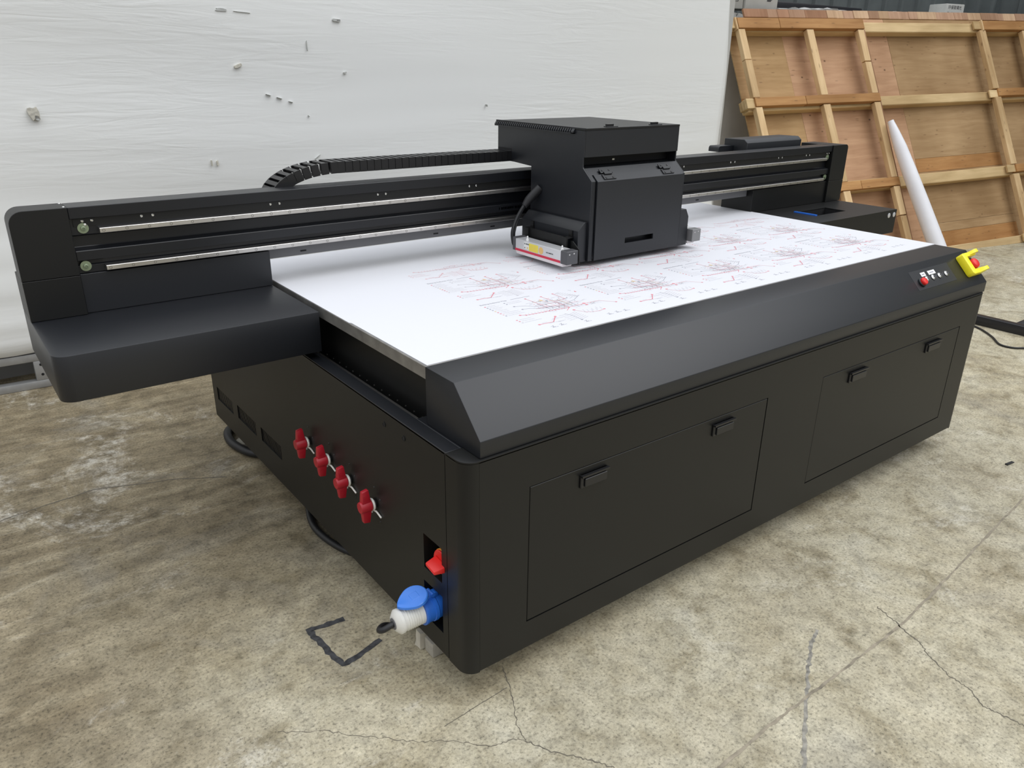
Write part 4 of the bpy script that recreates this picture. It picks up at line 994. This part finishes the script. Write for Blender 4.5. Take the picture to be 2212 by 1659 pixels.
# ================================================================== THINGS ROUND THE PRINTER
# printed sheet on the bed
ps = thing('printed_sheet', 'white sheet printed with rows of faint red subway maps on the bed', 'sheet', (1.39, .93, .905))
mb = MB(); ZS = .9068
mb.prism([(BL+.006, HB+.004), (BR-.003, HB+.004), (BR-.003, BB-.003), (BL+.001, BB-.003), (BL+.001, .70), (BL+.006, .692)], 'z', .9052, ZS); mb.build('paper', 'paper', ps)
def strokes(pal, part_only=False, extra=False):
    k = MB(); rnd = random.Random(17); z = 0.0003
    def line(pts, wd, key):
        if part_only and max(p[1] for p in pts) > -.145: return
        k.use(pal[key])
        for a, b in zip(pts, pts[1:]):
            a, b = Vector(a), Vector(b); d = (b-a)
            if d.length < 1e-6: continue
            n_ = Vector((-d.y, d.x)).normalized()*wd*.36; d = d.normalized()*wd*.3
            k.face([k.bm.verts.new((*(p), z)) for p in (a-n_-d, b-n_+d, b+n_+d, a+n_-d)])
    def dot(x, y, r_, key):
        if part_only and y > -.145: return
        k.use(pal[key]); k.face([k.bm.verts.new((x+r_*math.cos(2*math.pi*i/10), y+r_*math.sin(2*math.pi*i/10), z+.0001)) for i in range(10)])
    def words(x, y, l, key, ang=0.0, h=.0022):
        c, s = math.cos(ang), math.sin(ang); t = 0.0
        while t < l:
            q = min(rnd.uniform(.006, .014), l-t); line([(x+t*c, y+t*s), (x+(t+q)*c, y+(t+q)*s)], h, key); t += q+.0028
    if not part_only:
        k.use(pal['txt']); put_text(k, 'Beijing Subway Map', .0135, lambda x, y: (x, y-.004, z))
        words(.125, 0.0, .078, 'dark', h=.0035)
    for i in range(9):
        y = -.024-i*.0143; dot(.004, y, .0034, ['red', 'grey', 'grey', 'grey', 'gold', 'red', 'red', 'pink', 'grey'][i]); words(.013, y, [.03, .035, .04, .028, .036, .034, .06, .058, .063][i], 'pale')
    for y in (-.024, -.038): dot(.081, y, .0034, 'grey'); words(.09, y, .052, 'pale')
    for i, y in enumerate((-.193, -.207, -.222)): dot(.004, y, .0034, ['red', 'red', 'pale'][i]); words(.013, y, [.046, .05, .066][i], 'pale')
    line([(.034, -.265), (.088, -.267), (.127, -.228)], .0042, 'red'); dot(.034, -.265, .0045, 'red'); dot(.127, -.228, .0045, 'red')
    for (x, y) in ((.05, -.258), (.068, -.272), (.094, -.25), (.105, -.24), (.12, -.246), (.10, -.276)): words(x, y, .02, 'pale')
    words(.092, -.272, .04, 'pale')
    line([(.044, -.157), (.07, -.168), (.132, -.171), (.229, -.178)], .0036, 'red'); line([(.229, -.178), (.298, -.171), (.362, -.174), (.399, -.218)], .0036, 'pink'); dot(.044, -.157, .0045, 'red'); dot(.399, -.218, .004, 'red')
    for i in range(14): dot(.06+i*.0125, -.168-.0008*i, .0028, 'red'); line([(.06+i*.0125, -.166), (.066+i*.0125, -.155)], .0014, 'pale')
    for i in range(9): dot(.245+i*.013, -.176+.001*(i % 3), .0026, 'pink'); line([(.245+i*.013, -.178), (.25+i*.013, -.193)], .0014, 'pale')
    dot(.298, -.171, .006, 'red'); dot(.296, -.187, .005, 'red')
    line([(.221, -.209), (.228, -.225), (.237, -.244), (.258, -.258), (.285, -.262), (.311, -.255)], .0034, 'pink'); dot(.221, -.209, .005, 'red'); dot(.311, -.255, .004, 'red')
    for i in range(7): dot(.24+i*.011, -.25-.010*math.sin(i*.45), .0024, 'pink'); words(.24+i*.011, -.24-.008*i % .02, .02, 'pale', 1.2)
    line([(.17, -.224), (.177, -.245), (.175, -.299)], .0026, 'blue'); dot(.175, -.299, .004, 'grey')
    for i in range(7): words(.18, -.236-i*.010, .035, 'pale', .35)
    for i in range(5): words(.140, -.232-i*.013, .03, 'pale', .1)
    # network core
    line([(.23, -.03), (.229, -.178), (.20, -.20)], .0028, 'red'); line([(.285, -.025), (.283, -.095), (.23, -.10)], .0026, 'red'); line([(.17, -.021), (.171, -.055), (.171, -.138)], .0026, 'red'); dot(.23, -.03, .004, 'red'); dot(.285, -.025, .004, 'red'); dot(.17, -.021, .004, 'red')
    line([(.162, -.072), (.19, -.070), (.255, -.095), (.255, -.16)], .0024, 'gold'); line([(.085, -.072), (.12, -.085), (.166, -.135), (.25, -.15)], .0024, 'grey'); line([(.089, -.111), (.115, -.115), (.145, -.14), (.24, -.16)], .0024, 'grey')
    line([(.269, -.129), (.30, -.12), (.337, -.095), (.351, -.087)], .0024, 'blue'); line([(.269, -.129), (.262, -.19)], .0022, 'blue'); line([(.322, -.063), (.335, -.08), (.337, -.095)], .0022, 'blue')
    for a, b, key in (((.165, -.09), (.25, -.092), 'grey'), ((.165, -.09), (.165, -.165), 'blue'), ((.165, -.165), (.25, -.17), 'grey'), ((.25, -.092), (.25, -.17), 'grey'), ((.185, -.105), (.235, -.107), 'blue'), ((.185, -.105), (.185, -.15), 'grey'), ((.185, -.15), (.235, -.15), 'blue'), ((.235, -.107), (.235, -.15), 'grey'), ((.13, -.13), (.30, -.142), 'red'), ((.205, -.05), (.205, -.17), 'pink'), ((.15, -.10), (.28, -.118), 'pink')): line([a, b], .0024, key)
    dot(.202, -.064, .0065, 'gold'); dot(.215, -.078, .005, 'grey'); dot(.085, -.072, .004, 'grey'); dot(.089, -.111, .004, 'grey')
    for i in range(60): dot(rnd.uniform(.14, .30), rnd.uniform(-.18, -.06), .0021, rnd.choice(['red', 'grey', 'blue', 'pink', 'grey']))
    for i in range(46): words(rnd.uniform(.13, .33), rnd.uniform(-.19, -.03), .018, rnd.choice(['pale', 'pale', 'grey']), rnd.choice([0, 0, .35]), .0016)
    for i in range(9): words(.288+i*.004, -.032-i*.008, .03, 'pale', .4)
    if not part_only:
        words(.36, -.018, .012, 'grey', -1.0); line([(.372, -.038), (.370, -.046)], .004, 'red'); dot(.370, -.046, .004, 'red')
    if extra:
        for i, (x, y) in enumerate(((.05, -.30), (.085, -.297), (.17, -.315), (.28, -.30), (.315, -.298), (.35, -.30))):
            line([(x, y), (x+.012, y+.004), (x+.004, y-.006), (x+.014, y-.005)], .002, 'grey'); words(x, y-.009, .022, 'grey')
    return k
pal0 = dict(txt='inkgrey', dark='inkgrey', red='inkred', pink='inkpink', grey='inkgrey', pale='inkpale', gold='inkgold', blue='inkgrey')
pal1 = dict(txt='inkgrey', dark='inkgrey', red='inkred', pink='inkpink', grey='inkpale', pale='inkpale', gold='inkgold', blue='inkpale')
pal2 = dict(txt='inkpale', dark='inkpale', red='inkpink', pink='inkpink', grey='inkpale', pale='inkpink', gold='inkgold', blue='inkpink')
for j in range(3):
    mp0 = None
    for i in range(5):
        loc = (.477+.4365*i, .622+.3265*j+.004*i, ZS)
        if mp0 is None:
            mp0 = strokes((pal0, pal1, pal2)[j], j == 2, j == 0).build('printed_map', None, None, smooth=False, recalc=False)
            mp0.parent = ps; mp0.location = Vector(loc) - ps.location; mp0['kind'] = 'stuff'
            if j == 2: lab(mp0, 'half-printed pale map')
        else:
            copy_at(mp0, (.4365*i, .004*i, 0))

# white plug and its cord
pl = thing('power_plug', 'white ribbed power plug pushed into the blue socket', 'plug', (-.09, PY, PZ))
k = MB(); pf = [(0.0, .0335), (.006, .0335)]
for q in range(7): pf += [(.009+q*.007, .0335), (.0105+q*.007, .0320), (.0145+q*.007, .0320)]
pf += [(.062, .0330), (.063, .035), (.071, .035), (.075, .031), (.083, .022), (.084, .017)]
k.lathe((-.0425, PY, PZ), (-1, 0, -.01), pf, 36); k.build('plug_body', 'white_pl', pl)
k = MB(); k.lathe((-.126, PY, PZ-.001), (-1, 0, 0), [(0, .0165), (.002, .0165), (.002, .009)], 24); k.build('gland', 'grey_plate', pl)
k = MB(); k.tube([(-.125, PY, PZ-.001), (-.140, PY, PZ-.004), (-.155, PY+.006, PZ-.012), (-.158, PY+.022, PZ-.022), (-.140, PY+.05, PZ-.040), (-.10, PY+.10, PZ-.085), (-.04, PY+.14, .09), (.03, PY+.19, .05), (.12, PY+.26, .012)], .0085, 12); k.build('cord', 'rubber', pl)

# shims under the near foot
k = MB(); k.hexa([(.010, .266, .001), (.085, .262, .001), (.085, .292, .001), (.008, .296, .001), (.012, .268, .056), (.085, .264, .050), (.085, .292, .050), (.014, .294, .058)])
bmesh.ops.subdivide_edges(k.bm, edges=k.bm.edges[:], cuts=2, use_grid_fill=True)
for v in k.bm.verts: v.co += Vector((random.uniform(-.0015, .0015), random.uniform(-.0015, .0015), 0))
tag(k.build('packing_block', 'shim_l'), 'pale thin packing piece beside the near corner foot', 'block')
k = MB(); k.box(.020, .098, .212, .258, .001, .052).bevel(.004, 2)
tag(k.build('packing_block', 'shim_d'), 'grey packing block on the floor under the near corner', 'block')
k = MB(); k.box(.105, .215, .27, .39, .0005, .0555).bevel(.004, 2)
tag(k.build('packing_block', 'shim_d'), 'grey packing block right under the near corner foot', 'block')
# hoses that loop out under the left side
k = MB(); k.tube([(.30, 2.06, .021), (.12, 2.10, .021), (.035, 2.06, .021), (.005, 1.96, .021), (.012, 1.86, .021), (.05, 1.76, .021), (.15, 1.68, .021), (.3, 1.66, .021)], .019, 12)
tag(k.build('hose', 'rubber'), 'thick black hose looping out under the vents at the back', 'hose')
k = MB(); k.tube([(.25, 1.34, .015), (.10, 1.26, .015), (.050, 1.17, .015), (.022, 1.06, .015), (.026, .95, .015), (.055, .84, .015), (.12, .74, .015), (.3, .66, .015)], .013, 12)
tag(k.build('hose', 'rubber'), 'black hose curving out on the floor below the red valves', 'hose')
k = MB(); k.lathe((.085, 1.80, .001), (0, 0, 1), [(0, .02), (.025, .02), (.03, .016), (.045, .014)], 18); tag(k.build('white_cap', 'lbl'), 'small white cap on the floor inside the rear hose loop', 'cap')
# black tube frame on the floor at the right, cable beside it
tf = thing('floor_stand', 'black square-tube stand foot on the floor right of the printer', 'stand', (4.83, .6, 0))
k = MB(); k.box(4.805, 4.868, -.6, 1.9, .001, .064).bevel(.004, 2); k.build('foot_tube', 'beamblk', tf)
k = MB(); k.box(4.8685, 6.1, .52, .58, .001, .056).bevel(.004, 2); k.build('cross_tube', 'beamblk', tf)
k = MB(); k.tube([(4.79, 1.1, .007), (4.77, .9, .007), (4.723, .742, .007), (4.60, .60, .007), (4.475, .500, .007), (4.47, .42, .007), (4.545, .36, .007), (4.72, .24, .007), (4.78, .05, .007)], .0062, 10)
tag(k.build('cable', 'rubber'), 'thin black cable on the floor right of the printer', 'cable')
k = MB(); k.hexa([(2.735, -.262, .001), (2.79, -.268, .001), (2.79, -.255, .001), (2.735, -.250, .001), (2.735, -.262, .006), (2.79, -.268, .004), (2.79, -.255, .004), (2.735, -.250, .006)])
tag(k.build('scrap', 'rubber'), 'tiny dark scrap on the floor at the right', 'scrap')
